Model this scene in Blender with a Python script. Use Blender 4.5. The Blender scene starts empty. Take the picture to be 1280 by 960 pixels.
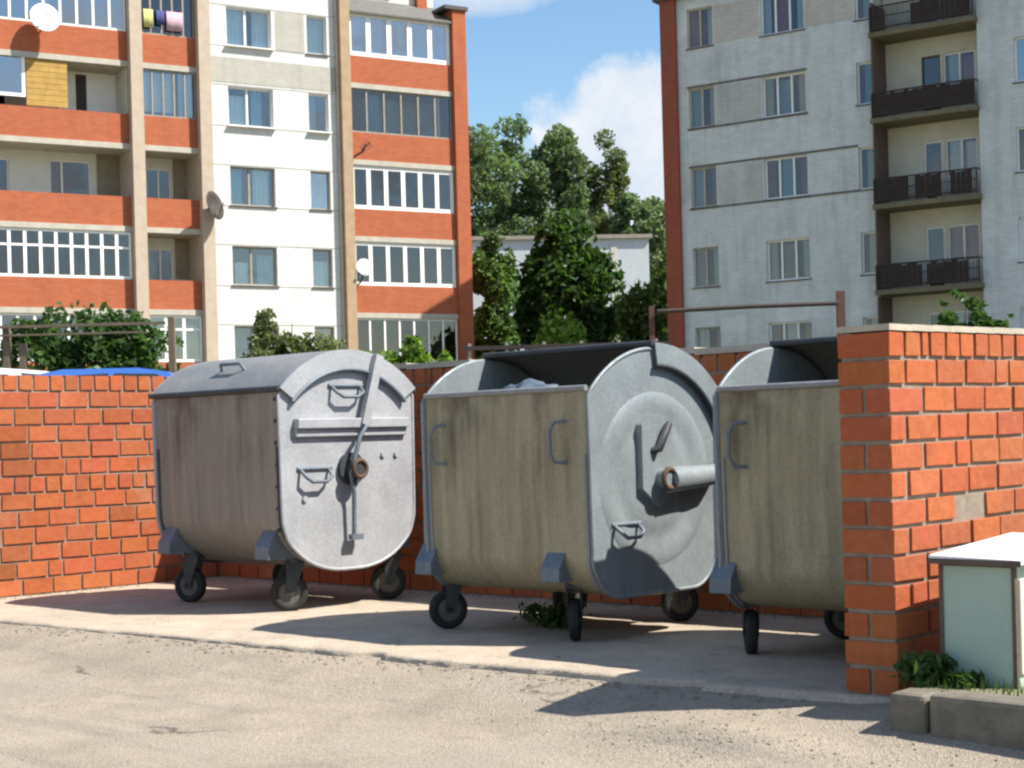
import bpy, math, random
import numpy as np
from mathutils import Vector, Matrix, noise
R = math.radians
random.seed(7); np.random.seed(7)
S = bpy.context.scene
COL = S.collection

# ------------------------------------------------------------------ camera, sky, sun, exposure
cam = bpy.data.cameras.new('camera'); cam_o = bpy.data.objects.new('camera', cam); COL.objects.link(cam_o)
cam.sensor_width = 36; cam.lens = 2000 / 1280 * 36; cam.shift_y = 65 / 1280
cam.clip_start = .05; cam.clip_end = 3000
cam_o.matrix_world = Matrix.Translation((0, 0, 1.1)) @ Matrix.Rotation(R(90), 4, 'X') @ Matrix.Rotation(-.027, 4, 'Z')
S.camera = cam_o
SUN_EL, SUN_AZ = R(50.3), R(106)          # the sun stands to the right, a little behind the camera
world = bpy.data.worlds.new('World'); S.world = world; world.use_nodes = True
sun = bpy.data.lights.new('sun', 'SUN'); sun.energy = 5; sun.angle = R(.53); sun.color = (1, .94, .84)
sun_o = bpy.data.objects.new('sun', sun); COL.objects.link(sun_o)
sun_o.location = (30, 0, 40)
sun_o.rotation_euler = Vector((-math.cos(SUN_EL) * math.sin(SUN_AZ), -math.cos(SUN_EL) * math.cos(SUN_AZ), -math.sin(SUN_EL))).to_track_quat('-Z', 'Y').to_euler()
S.view_settings.view_transform = 'Standard'; S.view_settings.look = 'None'
S.view_settings.exposure = .9; S.view_settings.gamma = 1; S.view_settings.use_curve_mapping = False
S.render.engine = 'CYCLES'
S.cycles.use_denoising = True; S.cycles.max_bounces = 8; S.cycles.transparent_max_bounces = 12
S.cycles.filter_width = 2.4
S.cycles.sample_clamp_indirect = 6

def build_world():
    nt = world.node_tree; N = nt.nodes; L = nt.links; N.clear()
    out = N.new('ShaderNodeOutputWorld'); bg = N.new('ShaderNodeBackground'); bg.inputs['Strength'].default_value = .095
    sky = N.new('ShaderNodeTexSky'); sky.sky_type = 'NISHITA'; sky.sun_disc = False
    sky.sun_elevation = SUN_EL; sky.sun_rotation = SUN_AZ; sky.air_density = 1.15; sky.dust_density = .6; sky.ozone_density = 1.6
    tc = N.new('ShaderNodeTexCoord')
    sep = N.new('ShaderNodeSeparateXYZ'); L.new(tc.outputs['Generated'], sep.inputs[0])
    def m(op, a, b=None, c=None, clamp=False):
        n = N.new('ShaderNodeMath'); n.operation = op; n.use_clamp = clamp
        for i, v in enumerate((a, b, c)):
            if v is None: continue
            if hasattr(v, 'links') or hasattr(v, 'is_linked'): L.new(v, n.inputs[i])
            else: n.inputs[i].default_value = v
        return n.outputs[0]
    def nz(scale, detail, rough, dist=0):
        n = N.new('ShaderNodeTexNoise'); n.inputs['Scale'].default_value = scale; n.inputs['Detail'].default_value = detail
        n.inputs['Roughness'].default_value = rough; n.inputs['Distortion'].default_value = dist
        L.new(tc.outputs['Generated'], n.inputs['Vector']); return n.outputs['Fac']
    X, Y, Z = sep.outputs
    # a bank of cumulus in the north-east, thin cloud higher up, scattered cloud elsewhere
    dx = m('DIVIDE', m('SUBTRACT', X, .085), .088); dz = m('DIVIDE', m('SUBTRACT', Z, .13), .118)
    north = m('GREATER_THAN', Y, 0)
    sl = m('ADD', dx, m('MULTIPLY', dz, .12))
    rr = m('ADD', m('MULTIPLY', sl, sl), m('MULTIPLY', dz, dz))
    bank = m('MULTIPLY', m('SUBTRACT', 1, rr), north)
    bank = m('MAXIMUM', bank, -1.2)
    dz2 = m('DIVIDE', m('SUBTRACT', Z, .268), .016); dx2 = m('DIVIDE', m('SUBTRACT', X, -.01), .05)
    strip = m('MAXIMUM', m('MULTIPLY', m('SUBTRACT', 1, m('ADD', m('MULTIPLY', dz2, dz2), m('MULTIPLY', dx2, dx2))), north), -1.2)
    n1 = nz(17, 9, .6, .3); n2 = nz(5.5, 4, .5)
    puff = m('ADD', m('MULTIPLY', m('SUBTRACT', n1, .5), 3.0), m('MULTIPLY', bank, 1.25))
    mask1 = m('SMOOTH_MIN', m('MULTIPLY', m('MAXIMUM', m('ADD', puff, .05), 0), 2.2), 1, .3, clamp=True)
    puff2 = m('ADD', m('MULTIPLY', m('SUBTRACT', n1, .5), 2.0), m('MULTIPLY', strip, 1.2))
    mask2 = m('MULTIPLY', m('MAXIMUM', puff2, 0), .8, clamp=True)
    far = m('MULTIPLY', m('MAXIMUM', m('SUBTRACT', m('ADD', n2, m('MULTIPLY', m('SUBTRACT', n1, .5), .5)), .58), 0), 6, clamp=True)
    out_of = m('SUBTRACT', 1, m('MULTIPLY', m('GREATER_THAN', Y, .8), 1))
    far = m('MULTIPLY', far, out_of)
    mask = m('MAXIMUM', m('MAXIMUM', mask1, mask2), m('MULTIPLY', far, .8))
    shade = m('MULTIPLY', m('SUBTRACT', nz(26, 6, .55), .35), 2.2, clamp=True)
    cr = N.new('ShaderNodeMix'); cr.data_type = 'RGBA'; L.new(shade, cr.inputs[0])
    cr.inputs[6].default_value = (3.9, 4.45, 5.15, 1); cr.inputs[7].default_value = (5.4, 5.5, 5.7, 1)
    mx = N.new('ShaderNodeMix'); mx.data_type = 'RGBA'; L.new(mask, mx.inputs[0])
    hs = N.new('ShaderNodeHueSaturation'); hs.inputs['Saturation'].default_value = 1.18; hs.inputs['Value'].default_value = 1.0
    L.new(sky.outputs[0], hs.inputs['Color'])
    L.new(hs.outputs[0], mx.inputs[6]); L.new(cr.outputs[2], mx.inputs[7])
    L.new(mx.outputs[2], bg.inputs[0]); L.new(bg.outputs[0], out.inputs[0])
build_world()

# ------------------------------------------------------------------ material helpers
class NT:
    def __init__(s, name):
        s.m = bpy.data.materials.new(name); s.m.use_nodes = True
        s.N = s.m.node_tree.nodes; s.L = s.m.node_tree.links
        s.b = s.N['Principled BSDF']; s.out = s.N['Material Output']
        s.tc = s.N.new('ShaderNodeTexCoord')
    def set(s, sock, v):
        if isinstance(v, bpy.types.NodeSocket): s.L.new(v, sock)
        else:
            if isinstance(v, tuple) and len(v) == 3 and sock.type == 'RGBA': v = v + (1,)
            sock.default_value = v
    def coords(s, scale=(1, 1, 1), src='Object', rot=None):
        mp = s.N.new('ShaderNodeMapping'); mp.inputs['Scale'].default_value = scale
        if rot: mp.inputs['Rotation'].default_value = rot
        s.L.new(s.tc.outputs[src], mp.inputs[0]); return mp.outputs[0]
    def noise(s, scale, detail=4, rough=.55, vec=None, dist=0):
        n = s.N.new('ShaderNodeTexNoise'); n.inputs['Scale'].default_value = scale; n.inputs['Detail'].default_value = detail
        n.inputs['Roughness'].default_value = rough; n.inputs['Distortion'].default_value = dist
        s.L.new(vec if vec is not None else s.tc.outputs['Object'], n.inputs['Vector']); return n.outputs['Fac']
    def vor(s, scale, feature='F1', vec=None, out='Distance'):
        n = s.N.new('ShaderNodeTexVoronoi'); n.feature = feature; n.inputs['Scale'].default_value = scale
        s.L.new(vec if vec is not None else s.tc.outputs['Object'], n.inputs['Vector']); return n.outputs[out]
    def ramp(s, fac, a, b, lo=0., hi=1.):
        n = s.N.new('ShaderNodeMapRange'); n.clamp = True
        n.inputs[1].default_value = a; n.inputs[2].default_value = b; n.inputs[3].default_value = lo; n.inputs[4].default_value = hi
        s.set(n.inputs[0], fac); return n.outputs[0]
    def mix(s, fac, a, b, mode='MIX'):
        n = s.N.new('ShaderNodeMix'); n.data_type = 'RGBA'; n.blend_type = mode
        s.set(n.inputs[0], fac); s.set(n.inputs[6], a); s.set(n.inputs[7], b); return n.outputs[2]
    def math(s, op, a, b=0.):
        n = s.N.new('ShaderNodeMath'); n.operation = op; s.set(n.inputs[0], a); s.set(n.inputs[1], b); return n.outputs[0]
    def attr(s, name):
        n = s.N.new('ShaderNodeAttribute'); n.attribute_name = name; return n.outputs['Color']
    def bump(s, h, strength=.3, dist=.02, prev=None):
        n = s.N.new('ShaderNodeBump'); n.inputs['Strength'].default_value = strength; n.inputs['Distance'].default_value = dist
        s.set(n.inputs['Height'], h)
        if prev is not None: s.L.new(prev, n.inputs['Normal'])
        return n.outputs[0]
    def done(s, color=None, rough=None, metal=None, normal=None, spec=None):
        if color is not None: s.set(s.b.inputs['Base Color'], color)
        if rough is not None: s.set(s.b.inputs['Roughness'], rough)
        if metal is not None: s.set(s.b.inputs['Metallic'], metal)
        if normal is not None: s.L.new(normal, s.b.inputs['Normal'])
        if spec is not None: s.b.inputs['Specular IOR Level'].default_value = spec
        return s.m

def plain(name, c, rough=.7, var=.25, scale=6., metal=0., bump=.15, spec=.4):
    t = NT(name); n = t.noise(scale, 6, .6); f = t.noise(scale * 9, 3, .6)
    v = t.math('ADD', t.math('MULTIPLY', n, .65), t.math('MULTIPLY', f, .35))
    a = tuple(x * (1 - var) for x in c); b = tuple(min(1, x * (1 + var)) for x in c)
    col = t.mix(t.ramp(v, .3, .7), a, b)
    return t.done(col, rough, metal, t.bump(f, bump, .01), spec)

def brick_real():
    t = NT('red_clay_brick'); a = t.attr('tint')
    n = t.noise(22, 5, .6); f = t.noise(140, 3, .6)
    base = t.mix(t.ramp(n, .3, .72), (0.333, 0.086, 0.032), (0.397, 0.118, 0.048))
    base = t.mix(1., base, a, 'MULTIPLY')
    chips = t.ramp(t.noise(9, 6, .7), .66, .74)
    base = t.mix(t.math('MULTIPLY', chips, .55), base, (0.397, 0.211, 0.128))
    soot = t.ramp(t.noise(3.1, 5, .6), .58, .75)
    base = t.mix(t.math('MULTIPLY', soot, .35), base, (0.141, 0.051, 0.032))
    big = t.noise(1.1, 6, .62); salt = t.ramp(t.noise(1.7, 6, .68, t.coords((1, 1, 1.6))), .56, .72)
    base = t.mix(t.math('MULTIPLY', salt, .28), base, (.42, .30, .22))
    base = t.mix(t.ramp(big, .5, .68, 0, .32), base, (.20, .075, .042))
    b = t.bump(n, .5, .012); b = t.bump(f, .4, .005, b)
    return t.done(base, .88, 0, b, .25)

def brick_tex(name, c1, c2, mortar, bw=.26, bh=.077, ms=.007, stain=.3, rot=(R(90), 0, 0), var=.0):
    t = NT(name); vec = t.coords((1, 1, 1), rot=rot)
    n = t.N.new('ShaderNodeTexBrick'); t.L.new(vec, n.inputs['Vector'])
    n.inputs['Scale'].default_value = 1; n.inputs['Brick Width'].default_value = bw; n.inputs['Row Height'].default_value = bh
    n.inputs['Mortar Size'].default_value = ms; n.inputs['Mortar Smooth'].default_value = .3; n.inputs['Bias'].default_value = -.1
    t.set(n.inputs['Color1'], c1); t.set(n.inputs['Color2'], c2); t.set(n.inputs['Mortar'], mortar)
    col = n.outputs['Color']
    st = t.noise(.9, 6, .65); streak = t.noise(1.5, 5, .6, t.coords((2.2, 2.2, .18)))
    d = t.math('MULTIPLY', t.ramp(t.math('ADD', st, streak), .95, 1.35), stain)
    col = t.mix(d, col, tuple(x * .55 for x in c1))
    pale = t.math('MULTIPLY', t.ramp(t.noise(.55, 5, .6), .55, .7), stain)
    col = t.mix(pale, col, tuple(min(1, x * 1.25) for x in c2))
    return t.done(col, .9, 0, t.bump(n.outputs['Fac'], -.25, .01), .2)

def glass_mat(name, tint, refl=.3):
    t = NT(name); N = t.N
    tr = N.new('ShaderNodeBsdfTransparent'); tr.inputs[0].default_value = tint + (1,)
    gl = N.new('ShaderNodeBsdfGlossy'); gl.inputs['Roughness'].default_value = .03; gl.inputs['Color'].default_value = (.9, .95, 1, 1)
    wob = t.noise(1.1, 2, .5); t.L.new(t.bump(wob, .12, .05), gl.inputs['Normal'])
    lw = N.new('ShaderNodeLayerWeight'); lw.inputs['Blend'].default_value = .25
    f = t.ramp(lw.outputs['Fresnel'], 0, 1, refl, .95)
    mx = N.new('ShaderNodeMixShader'); t.L.new(f, mx.inputs[0]); t.L.new(tr.outputs[0], mx.inputs[1]); t.L.new(gl.outputs[0], mx.inputs[2])
    t.L.new(mx.outputs[0], t.out.inputs[0]); return t.m

def galvanised(name, base, dirt, dirt_amt, metal=.35, rough=.5, stain_z=None):
    t = NT(name)
    sp = t.vor(75, 'F1', out='Color'); spn = t.N.new('ShaderNodeSeparateColor'); t.L.new(sp, spn.inputs[0])
    big = t.noise(3.2, 6, .62); streak = t.noise(3.0, 6, .62, t.coords((4.5, 4.5, .35))); fine = t.noise(60, 3, .6)
    v = t.math('ADD', t.math('MULTIPLY', spn.outputs[0], .16), t.math('ADD', t.math('MULTIPLY', big, .45), t.math('MULTIPLY', fine, .3)))
    col = t.mix(t.ramp(v, .3, .7), tuple(x * .78 for x in base), tuple(min(1, x * 1.15) for x in base))
    d = t.ramp(t.math('ADD', t.math('MULTIPLY', streak, .7), t.math('MULTIPLY', big, .3)), .62 - .32 * dirt_amt, .72)
    col = t.mix(t.math('MULTIPLY', d, min(1, .35 + dirt_amt * .55)), col, dirt)
    if stain_z:
        sp_ = t.N.new('ShaderNodeSeparateXYZ'); t.L.new(t.tc.outputs['Object'], sp_.inputs[0])
        up = t.ramp(t.math('ADD', sp_.outputs[2], t.math('MULTIPLY', streak, .5)), 1.05, 1.45)
        bl = t.ramp(t.noise(2.3, 5, .6, t.coords((1, 1, .6))), .46, .62)
        col = t.mix(t.math('MULTIPLY', t.math('MULTIPLY', up, bl), .75), col, (.075, .05, .032))
        low = t.ramp(t.noise(5, 6, .7, t.coords((1, 1, .5))), .58, .7); col = t.mix(t.math('MULTIPLY', low, .35), col, (.09, .08, .06))
    dent = t.noise(2.6, 2, .4, t.coords((1, 1, .7)))
    ru = t.ramp(t.math('ADD', d, big), .3, 1.3, rough - .1, rough + .3)
    met = t.ramp(d, 0, 1, metal, metal * .2)
    return t.done(col, ru, met, t.bump(dent, .5, .05, t.bump(t.math('ADD', big, t.math('MULTIPLY', fine, .25)), .25, .012)), .4)

def foliage(name, c, trans=.35):
    t = NT(name); N = t.N; a = t.attr('tint')
    col = t.mix(1., c, a, 'MULTIPLY')
    df = N.new('ShaderNodeBsdfDiffuse'); t.L.new(col, df.inputs[0])
    tl = N.new('ShaderNodeBsdfTranslucent'); t.L.new(t.mix(1., col, (1.1, 1.25, .5), 'MULTIPLY'), tl.inputs[0])
    gl = N.new('ShaderNodeBsdfGlossy'); gl.inputs['Roughness'].default_value = .45; gl.inputs['Color'].default_value = (.6, .7, .7, 1)
    m1 = N.new('ShaderNodeMixShader'); m1.inputs[0].default_value = trans
    t.L.new(df.outputs[0], m1.inputs[1]); t.L.new(tl.outputs[0], m1.inputs[2])
    m2 = N.new('ShaderNodeMixShader'); m2.inputs[0].default_value = .02
    t.L.new(m1.outputs[0], m2.inputs[1]); t.L.new(gl.outputs[0], m2.inputs[2])
    t.L.new(m2.outputs[0], t.out.inputs[0]); return t.m

def cloth(name, c):
    t = NT(name); f = t.noise(30, 3); return t.done(t.mix(t.ramp(f, .3, .7), tuple(x * .85 for x in c), c), .9, 0, None, .1)

def road_mat():
    t = NT('dusty_worn_asphalt')
    big = t.noise(.55, 6, .6); mid = t.noise(2.6, 6, .62, dist=.4); fine = t.noise(55, 4, .7); grit = t.vor(120, 'F1')
    col = t.mix(t.ramp(mid, .35, .68), (0.269, 0.230, 0.182), (0.358, 0.304, 0.240))
    worn = t.ramp(t.math('ADD', t.math('MULTIPLY', big, .6), t.math('MULTIPLY', mid, .4)), .5, .6)
    col = t.mix(t.math('MULTIPLY', worn, .45), col, (0.230, 0.211, 0.186))
    tyre = t.ramp(t.noise(1.3, 5, .6, t.coords((.35, 3.2, 1), rot=(0, 0, R(12)))), .54, .68)
    col = t.mix(t.math('MULTIPLY', tyre, .38), col, (0.160, 0.150, 0.138))
    blot = t.ramp(t.noise(11, 5, .65), .62, .72)
    col = t.mix(t.math('MULTIPLY', blot, .4), col, (0.166, 0.150, 0.131))
    sp = t.ramp(fine, .32, .72, .72, 1.22)
    col = t.mix(1., col, sp, 'MULTIPLY')
    st = t.ramp(grit, .0, .32, .75, 1.05); col = t.mix(1., col, st, 'MULTIPLY')
    peb = t.ramp(t.vor(34, 'F1'), .06, .1, 1, 0); pick = t.ramp(t.noise(16, 2), .56, .6)
    col = t.mix(t.math('MULTIPLY', t.math('MULTIPLY', peb, pick), .6), col, (0.102, 0.090, 0.077))
    wv = t.N.new('ShaderNodeVectorMath'); wv.operation = 'ADD'
    nn = t.N.new('ShaderNodeTexNoise'); nn.inputs['Scale'].default_value = 2.2; nn.inputs['Detail'].default_value = 6
    t.L.new(t.tc.outputs['Object'], nn.inputs['Vector'])
    sc = t.N.new('ShaderNodeVectorMath'); sc.operation = 'SCALE'; sc.inputs['Scale'].default_value = .7
    t.L.new(nn.outputs['Color'], sc.inputs[0]); t.L.new(t.tc.outputs['Object'], wv.inputs[0]); t.L.new(sc.outputs[0], wv.inputs[1])
    ck = t.ramp(t.vor(.62, 'DISTANCE_TO_EDGE', wv.outputs[0]), .004, .016, 1, 0)
    gate = t.ramp(t.noise(1.1, 3), .60, .66)
    ck = t.math('MULTIPLY', ck, gate)
    col = t.mix(t.math('MULTIPLY', ck, .7), col, (0.083, 0.074, 0.064))
    b = t.bump(t.math('ADD', fine, t.math('MULTIPLY', grit, .8)), .55, .012)
    b = t.bump(t.math('MULTIPLY', ck, -1.), .5, .02, b)
    return t.done(col, .93, 0, b, .2)

def pad_mat():
    t = NT('old_concrete')
    big = t.noise(.9, 6, .6); mid = t.noise(4.5, 6, .65); fine = t.noise(70, 3, .7)
    col = t.mix(t.ramp(mid, .32, .7), (0.364, 0.305, 0.238), (0.491, 0.409, 0.324))
    col = t.mix(t.ramp(big, .5, .66, 0, .45), col, (0.273, 0.235, 0.192))
    blot = t.ramp(t.noise(5, 6, .7), .56, .7); col = t.mix(t.math('MULTIPLY', blot, .5), col, (0.182, 0.152, 0.123))
    col = t.mix(1., col, t.ramp(fine, .3, .7, .78, 1.18), 'MULTIPLY')
    return t.done(col, .92, 0, t.bump(t.math('ADD', fine, mid), .45, .012), .2)

M = {
 'brick': brick_real(), 'mortar': plain('lime_mortar', (0.25, 0.205, 0.165), .95, .3, 14, bump=.4, spec=.1),
 'cap': plain('cement_cap', (0.397, 0.352, 0.282), .9, .2, 10), 'road': road_mat(), 'pad': pad_mat(),
 'earth': plain('yard_earth', (.16, .15, .09), .95, .35, 1.5), 'kerbstone': plain('grey_granite', (0.154, 0.138, 0.109), .9, .35, 16, bump=.5),
 'facade_red': brick_tex('red_facade_brick', (0.371, 0.096, 0.042), (0.422, 0.122, 0.054), (0.269, 0.141, 0.096), stain=.25),
 'facade_dark': brick_tex('brown_facade_brick', (.27, .072, .042), (.32, .088, .05), (.23, .11, .075), stain=.3),
 'silicate': brick_tex('white_silicate_brick', (.60, .60, .585), (.66, .66, .645), (.54, .54, .525), stain=.3),
 'silicate_cool': brick_tex('weathered_silicate_brick', (.52, .56, .56), (.60, .64, .64), (.46, .49, .50), stain=.55),
 'panel': brick_tex('grey_panel_brick', (.46, .44, .40), (.54, .52, .47), (.42, .40, .37), stain=.35),
 'panel_pale': brick_tex('weathered_panel_brick', (.43, .45, .43), (.49, .51, .49), (.38, .40, .39), stain=.5), 'panel_warm': brick_tex('pale_grey_panel', (0.397, 0.384, 0.339), (0.435, 0.422, 0.371), (0.371, 0.358, 0.320), stain=.3),
 'fin': plain('beige_plaster', (0.435, 0.358, 0.282), .9, .15, 3), 'fin_tan': plain('tan_plaster', (0.371, 0.269, 0.173), .9, .2, 3),
 'slab_dark': plain('stained_concrete', (.15, .135, .085), .9, .3, 4), 'slab': plain('pale_concrete', (0.422, 0.397, 0.339), .9, .2, 3), 'loggia': plain('cream_plaster', (.66, .66, .60), .9, .12, 2),
 'loggia_y': plain('ochre_plaster', (.56, .55, .47), .9, .12, 2),
 'white': plain('white_paint', (.80, .80, .78), .5, .06, 8, bump=.05), 'greyframe': plain('weathered_wood_frame', (.30, .27, .23), .8, .25, 8),
 'brownframe': plain('brown_wood', (.10, .07, .055), .8, .3, 8), 'yellow': plain('ochre_boards', (0.397, 0.243, 0.064), .8, .3, 4),
 'rail_dark': plain('dark_painted_iron', (.040, .029, .026), .65, .3, 9), 'rail_panel': plain('dark_boards', (.06, .043, .038), .8, .4, 5),
 'glass': glass_mat('window_glass', (.42, .54, .57), .2), 'glass_blue': glass_mat('blue_window_glass', (.36, .5, .64), .34),
 'glass_dark': glass_mat('dark_window_glass', (.24, .25, .23), .1),
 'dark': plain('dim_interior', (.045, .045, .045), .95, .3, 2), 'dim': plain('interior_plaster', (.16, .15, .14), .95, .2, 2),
 'roof': plain('roof_felt', (.09, .085, .08), .9, .2, 3), 'cap_metal': plain('dark_sheet_metal', (.07, .06, .055), .6, .2, 3),
 'canopy': plain('grey_slate_sheet', (0.128, 0.128, 0.122), .8, .3, 5),
 'c_white': cloth('white_curtain', (.72, .74, .74)), 'c_cream': cloth('cream_curtain', (.66, .58, .44)), 'c_red': cloth('red_curtain', (.42, .09, .06)),
 'c_blue': cloth('blue_curtain', (.30, .44, .52)), 'c_pink': cloth('pink_cloth', (.52, .36, .42)), 'c_yellow': cloth('yellow_cloth', (.52, .52, .2)),
 'c_navy': cloth('navy_cloth', (.07, .08, .2)), 'c_tan': cloth('tan_curtain', (.42, .24, .17)),
 'galv_front_a': galvanised('grimy_bounce_tinted_steel', (.285, .25, .215), (.175, .135, .108), .75, .25, .55, True),  # brown base carries shade and warm ground bounce, with real grime
 'galv_front_b': galvanised('stained_bounce_tinted_steel', (.335, .295, .20), (.15, .112, .058), .6, .25, .5, True),  # olive base carries the shaded side's ground bounce, plus stains
 'galv_end_a': galvanised('silver_painted_steel', (.36, .37, .39), (.27, .275, .29), .25, .12, .5),
 'galv_end_b': galvanised('bright_galvanised_steel', (.25, .285, .30), (.12, .142, .152), .6, .25, .45),
 'galv_lid': galvanised('weathered_lid_steel', (.255, .255, .255), (.165, .165, .165), .35, .25, .5),
 'steel_blue': plain('blue_grey_steel', (.13, .155, .185), .55, .3, 9, .2), 'steel_dark': plain('dark_steel', (.045, .05, .055), .6, .3, 9, .2),
 'rust': plain('rusted_steel', (.10, .06, .04), .85, .45, 20, 0, .3), 'rubber': plain('black_rubber', (.018, .018, .018), .8, .3, 20),
 'hub': plain('shade_darkened_hub', (.10, .092, .078), .7, .3, 15), 'bag': plain('grey_plastic_bag', (.10, .13, .17), .35, .3, 8),  # hub colour darkened for the shade under the containers
 'cab_side': plain('pale_green_paint', (.335, .43, .365), .55, .1, 3, bump=.05), 'cab_roof': plain('white_sheet_steel', (.80, .80, .78), .5, .08, 4, bump=.05),
 'cab_trim': plain('rusty_edge', (.10, .075, .06), .8, .4, 14), 'cab_lit_end': plain('sunlit_cabinet_side', (.66, .60, .48), .6, .12, 4),  # end paler than the green side: sunlight put into its colour
 'bark': plain('tree_bark', (.10, .075, .055), .95, .4, 9, bump=.5), 'gravel': plain('grey_gravel', (0.230, 0.208, 0.173), .95, .4, 30),
 'pebble': plain('brown_pebble', (0.211, 0.179, 0.141), .95, .45, 30),
 'leaf_dark': foliage('dark_green_leaves', (.065, .125, .038), .45), 'leaf_mid': foliage('green_leaves', (.095, .165, .05)),
 'leaf_far': foliage('hazed_green_leaves', (.15, .205, .11), .45), 'leaf_light': foliage('yellow_green_leaves', (.15, .25, .04)),  # far leaves paled, distance haze mixed into their green
 'leaf_olive': foliage('olive_leaves', (.14, .165, .075), .45), 'grass': foliage('grass_blades', (.07, .12, .025)),
 'car_white': plain('white_car_paint', (.78, .78, .78), .25, .03, 2, bump=0), 'car_blue': plain('blue_car_paint', (.05, .14, .46), .25, .05, 2, bump=0),
 'car_glass': plain('tinted_glass', (.03, .035, .04), .08, .1, 2, bump=0), 'lamp': plain('clear_lamp', (.7, .7, .68), .2, .05, 3, bump=0),
 'lamp_red': plain('red_lamp', (.4, .03, .03), .2, .05, 3, bump=0),
 'rail_rust': plain('brown_painted_pipe', (.11, .055, .04), .8, .35, 12), 'dish_white': plain('white_dish_paint', (.82, .83, .82), .5, .04, 5, bump=0),
 'dish_dark': plain('grey_dish_back', (.05, .04, .035), .7, .2, 5), 'outline_strip': plain('dark_outline_strip', (.13, .13, .12), .9, .3, 3), 'screen': plain('brown_screen', (.12, .085, .07), .8, .3, 4), 'partition': plain('weathered_plywood', (.26, .22, .16), .9, .25, 3), 'c_grey': cloth('grey_curtain', (.34, .36, .38)), 'glass_clear': glass_mat('clear_window_glass', (.72, .86, .9), .16), 'glass_shade': glass_mat('shaded_window_glass', (.6, .68, .7), .09),
 'far_wall': plain('bluish_white_render', (.50, .55, .58), .9, .12, .6),
 'pole_wood': plain('grey_timber', (0.15, 0.115, 0.085), .9, .3, 6),
}

# ------------------------------------------------------------------ mesh builder
def clean(n): return n
class MB:
    def __init__(s): s.v = []; s.f = []; s.tint = []; s.cur = (1, 1, 1); s.sm = []
    def add(s, vs, fs, smooth=False):
        o = len(s.v); s.v.extend([tuple(p) for p in vs]); s.tint.extend([s.cur] * len(vs))
        s.f.extend([tuple(i + o for i in f) for f in fs]); s.sm.extend([smooth] * len(fs))
    def box(s, x0, x1, y0, y1, z0, z1, mt=None):
        p = [(x, y, z) for x in (x0, x1) for y in (y0, y1) for z in (z0, z1)]
        if mt is not None: p = [mt @ Vector(q) for q in p]
        s.add(p, [(0, 1, 3, 2), (4, 6, 7, 5), (0, 4, 5, 1), (2, 3, 7, 6), (0, 2, 6, 4), (1, 5, 7, 3)])
    def quad(s, a, b, c, d): s.add([a, b, c, d], [(0, 1, 2, 3)])
    def prism(s, pts, off, cap=True, smooth=False):
        """closed polygon of 3-D points extruded by vector off"""
        n = len(pts); off = Vector(off); p = [Vector(q) for q in pts]; q = [a + off for a in p]
        f = [(i, (i + 1) % n, n + (i + 1) % n, n + i) for i in range(n)]
        s.add(p + q, f, smooth)
        if cap: s.add(p, [tuple(range(n - 1, -1, -1))]); s.add(q, [tuple(range(n))])
    def tube(s, path, r, seg=8, cap=True, radii=None, closed=False):
        P = [Vector(p) for p in path]; n = len(P); rings = []
        up = None
        for i in range(n):
            if closed: t = P[(i + 1) % n] - P[i - 1]
            else: t = P[min(i + 1, n - 1)] - P[max(i - 1, 0)]
            t.normalize()
            if up is None:
                a = Vector((0, 0, 1)) if abs(t.z) < .9 else Vector((1, 0, 0)); up = t.cross(a).normalized()
            else: up = (up - t * up.dot(t)).normalized()
            w = t.cross(up); rad = radii[i] if radii else r
            rings.append([P[i] + (up * math.cos(k * 2 * math.pi / seg) + w * math.sin(k * 2 * math.pi / seg)) * rad for k in range(seg)])
        vs = [p for rg in rings for p in rg]; fs = []
        for i in range(n if closed else n - 1):
            j = (i + 1) % n
            for k in range(seg): fs.append((i * seg + k, i * seg + (k + 1) % seg, j * seg + (k + 1) % seg, j * seg + k))
        s.add(vs, fs, True)
        if cap and not closed:
            s.add(rings[0], [tuple(range(seg - 1, -1, -1))]); s.add(rings[-1], [tuple(range(seg))])
    def cyl(s, a, b, r, seg=16, r2=None): s.tube([a, b], r, seg, True, [r, r if r2 is None else r2])
    def build(s, name, m, parent=None, bevel=0., solid=0., loc=None, rot=None, smooth_angle=None):
        me = bpy.data.meshes.new(name); me.from_pydata(s.v, [], s.f); me.materials.append(m)
        me.polygons.foreach_set('use_smooth', s.sm)
        if any(t != (1, 1, 1) for t in s.tint):
            ca = me.color_attributes.new('tint', 'FLOAT_COLOR', 'POINT')
            ca.data.foreach_set('color', [c for t in s.tint for c in (t[0], t[1], t[2], 1)])
        me.update(); o = bpy.data.objects.new(name, me); COL.objects.link(o)
        if parent is not None: o.parent = parent
        if loc is not None: o.location = loc
        if rot is not None: o.rotation_euler = (0, 0, rot)
        if solid:
            md = o.modifiers.new('thick', 'SOLIDIFY'); md.thickness = solid; md.offset = 0; md.use_rim = name not in ('body', 'lid')
        if bevel:
            md = o.modifiers.new('bevel', 'BEVEL'); md.width = bevel; md.segments = 2; md.limit_method = 'ANGLE'; md.angle_limit = R(40)
        return o

def tag(o, label=None, cat=None, group=None, kind=None):
    if label: o['label'] = label
    if cat: o['category'] = cat
    if group: o['group'] = group
    if kind: o['kind'] = kind
    return o
def empty(name, loc, rz=0, label=None, cat=None, group=None):
    o = bpy.data.objects.new(name, None); COL.objects.link(o); o.location = loc; o.rotation_euler = (0, 0, rz); o.empty_display_size = .2
    return tag(o, label, cat, group)

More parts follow.
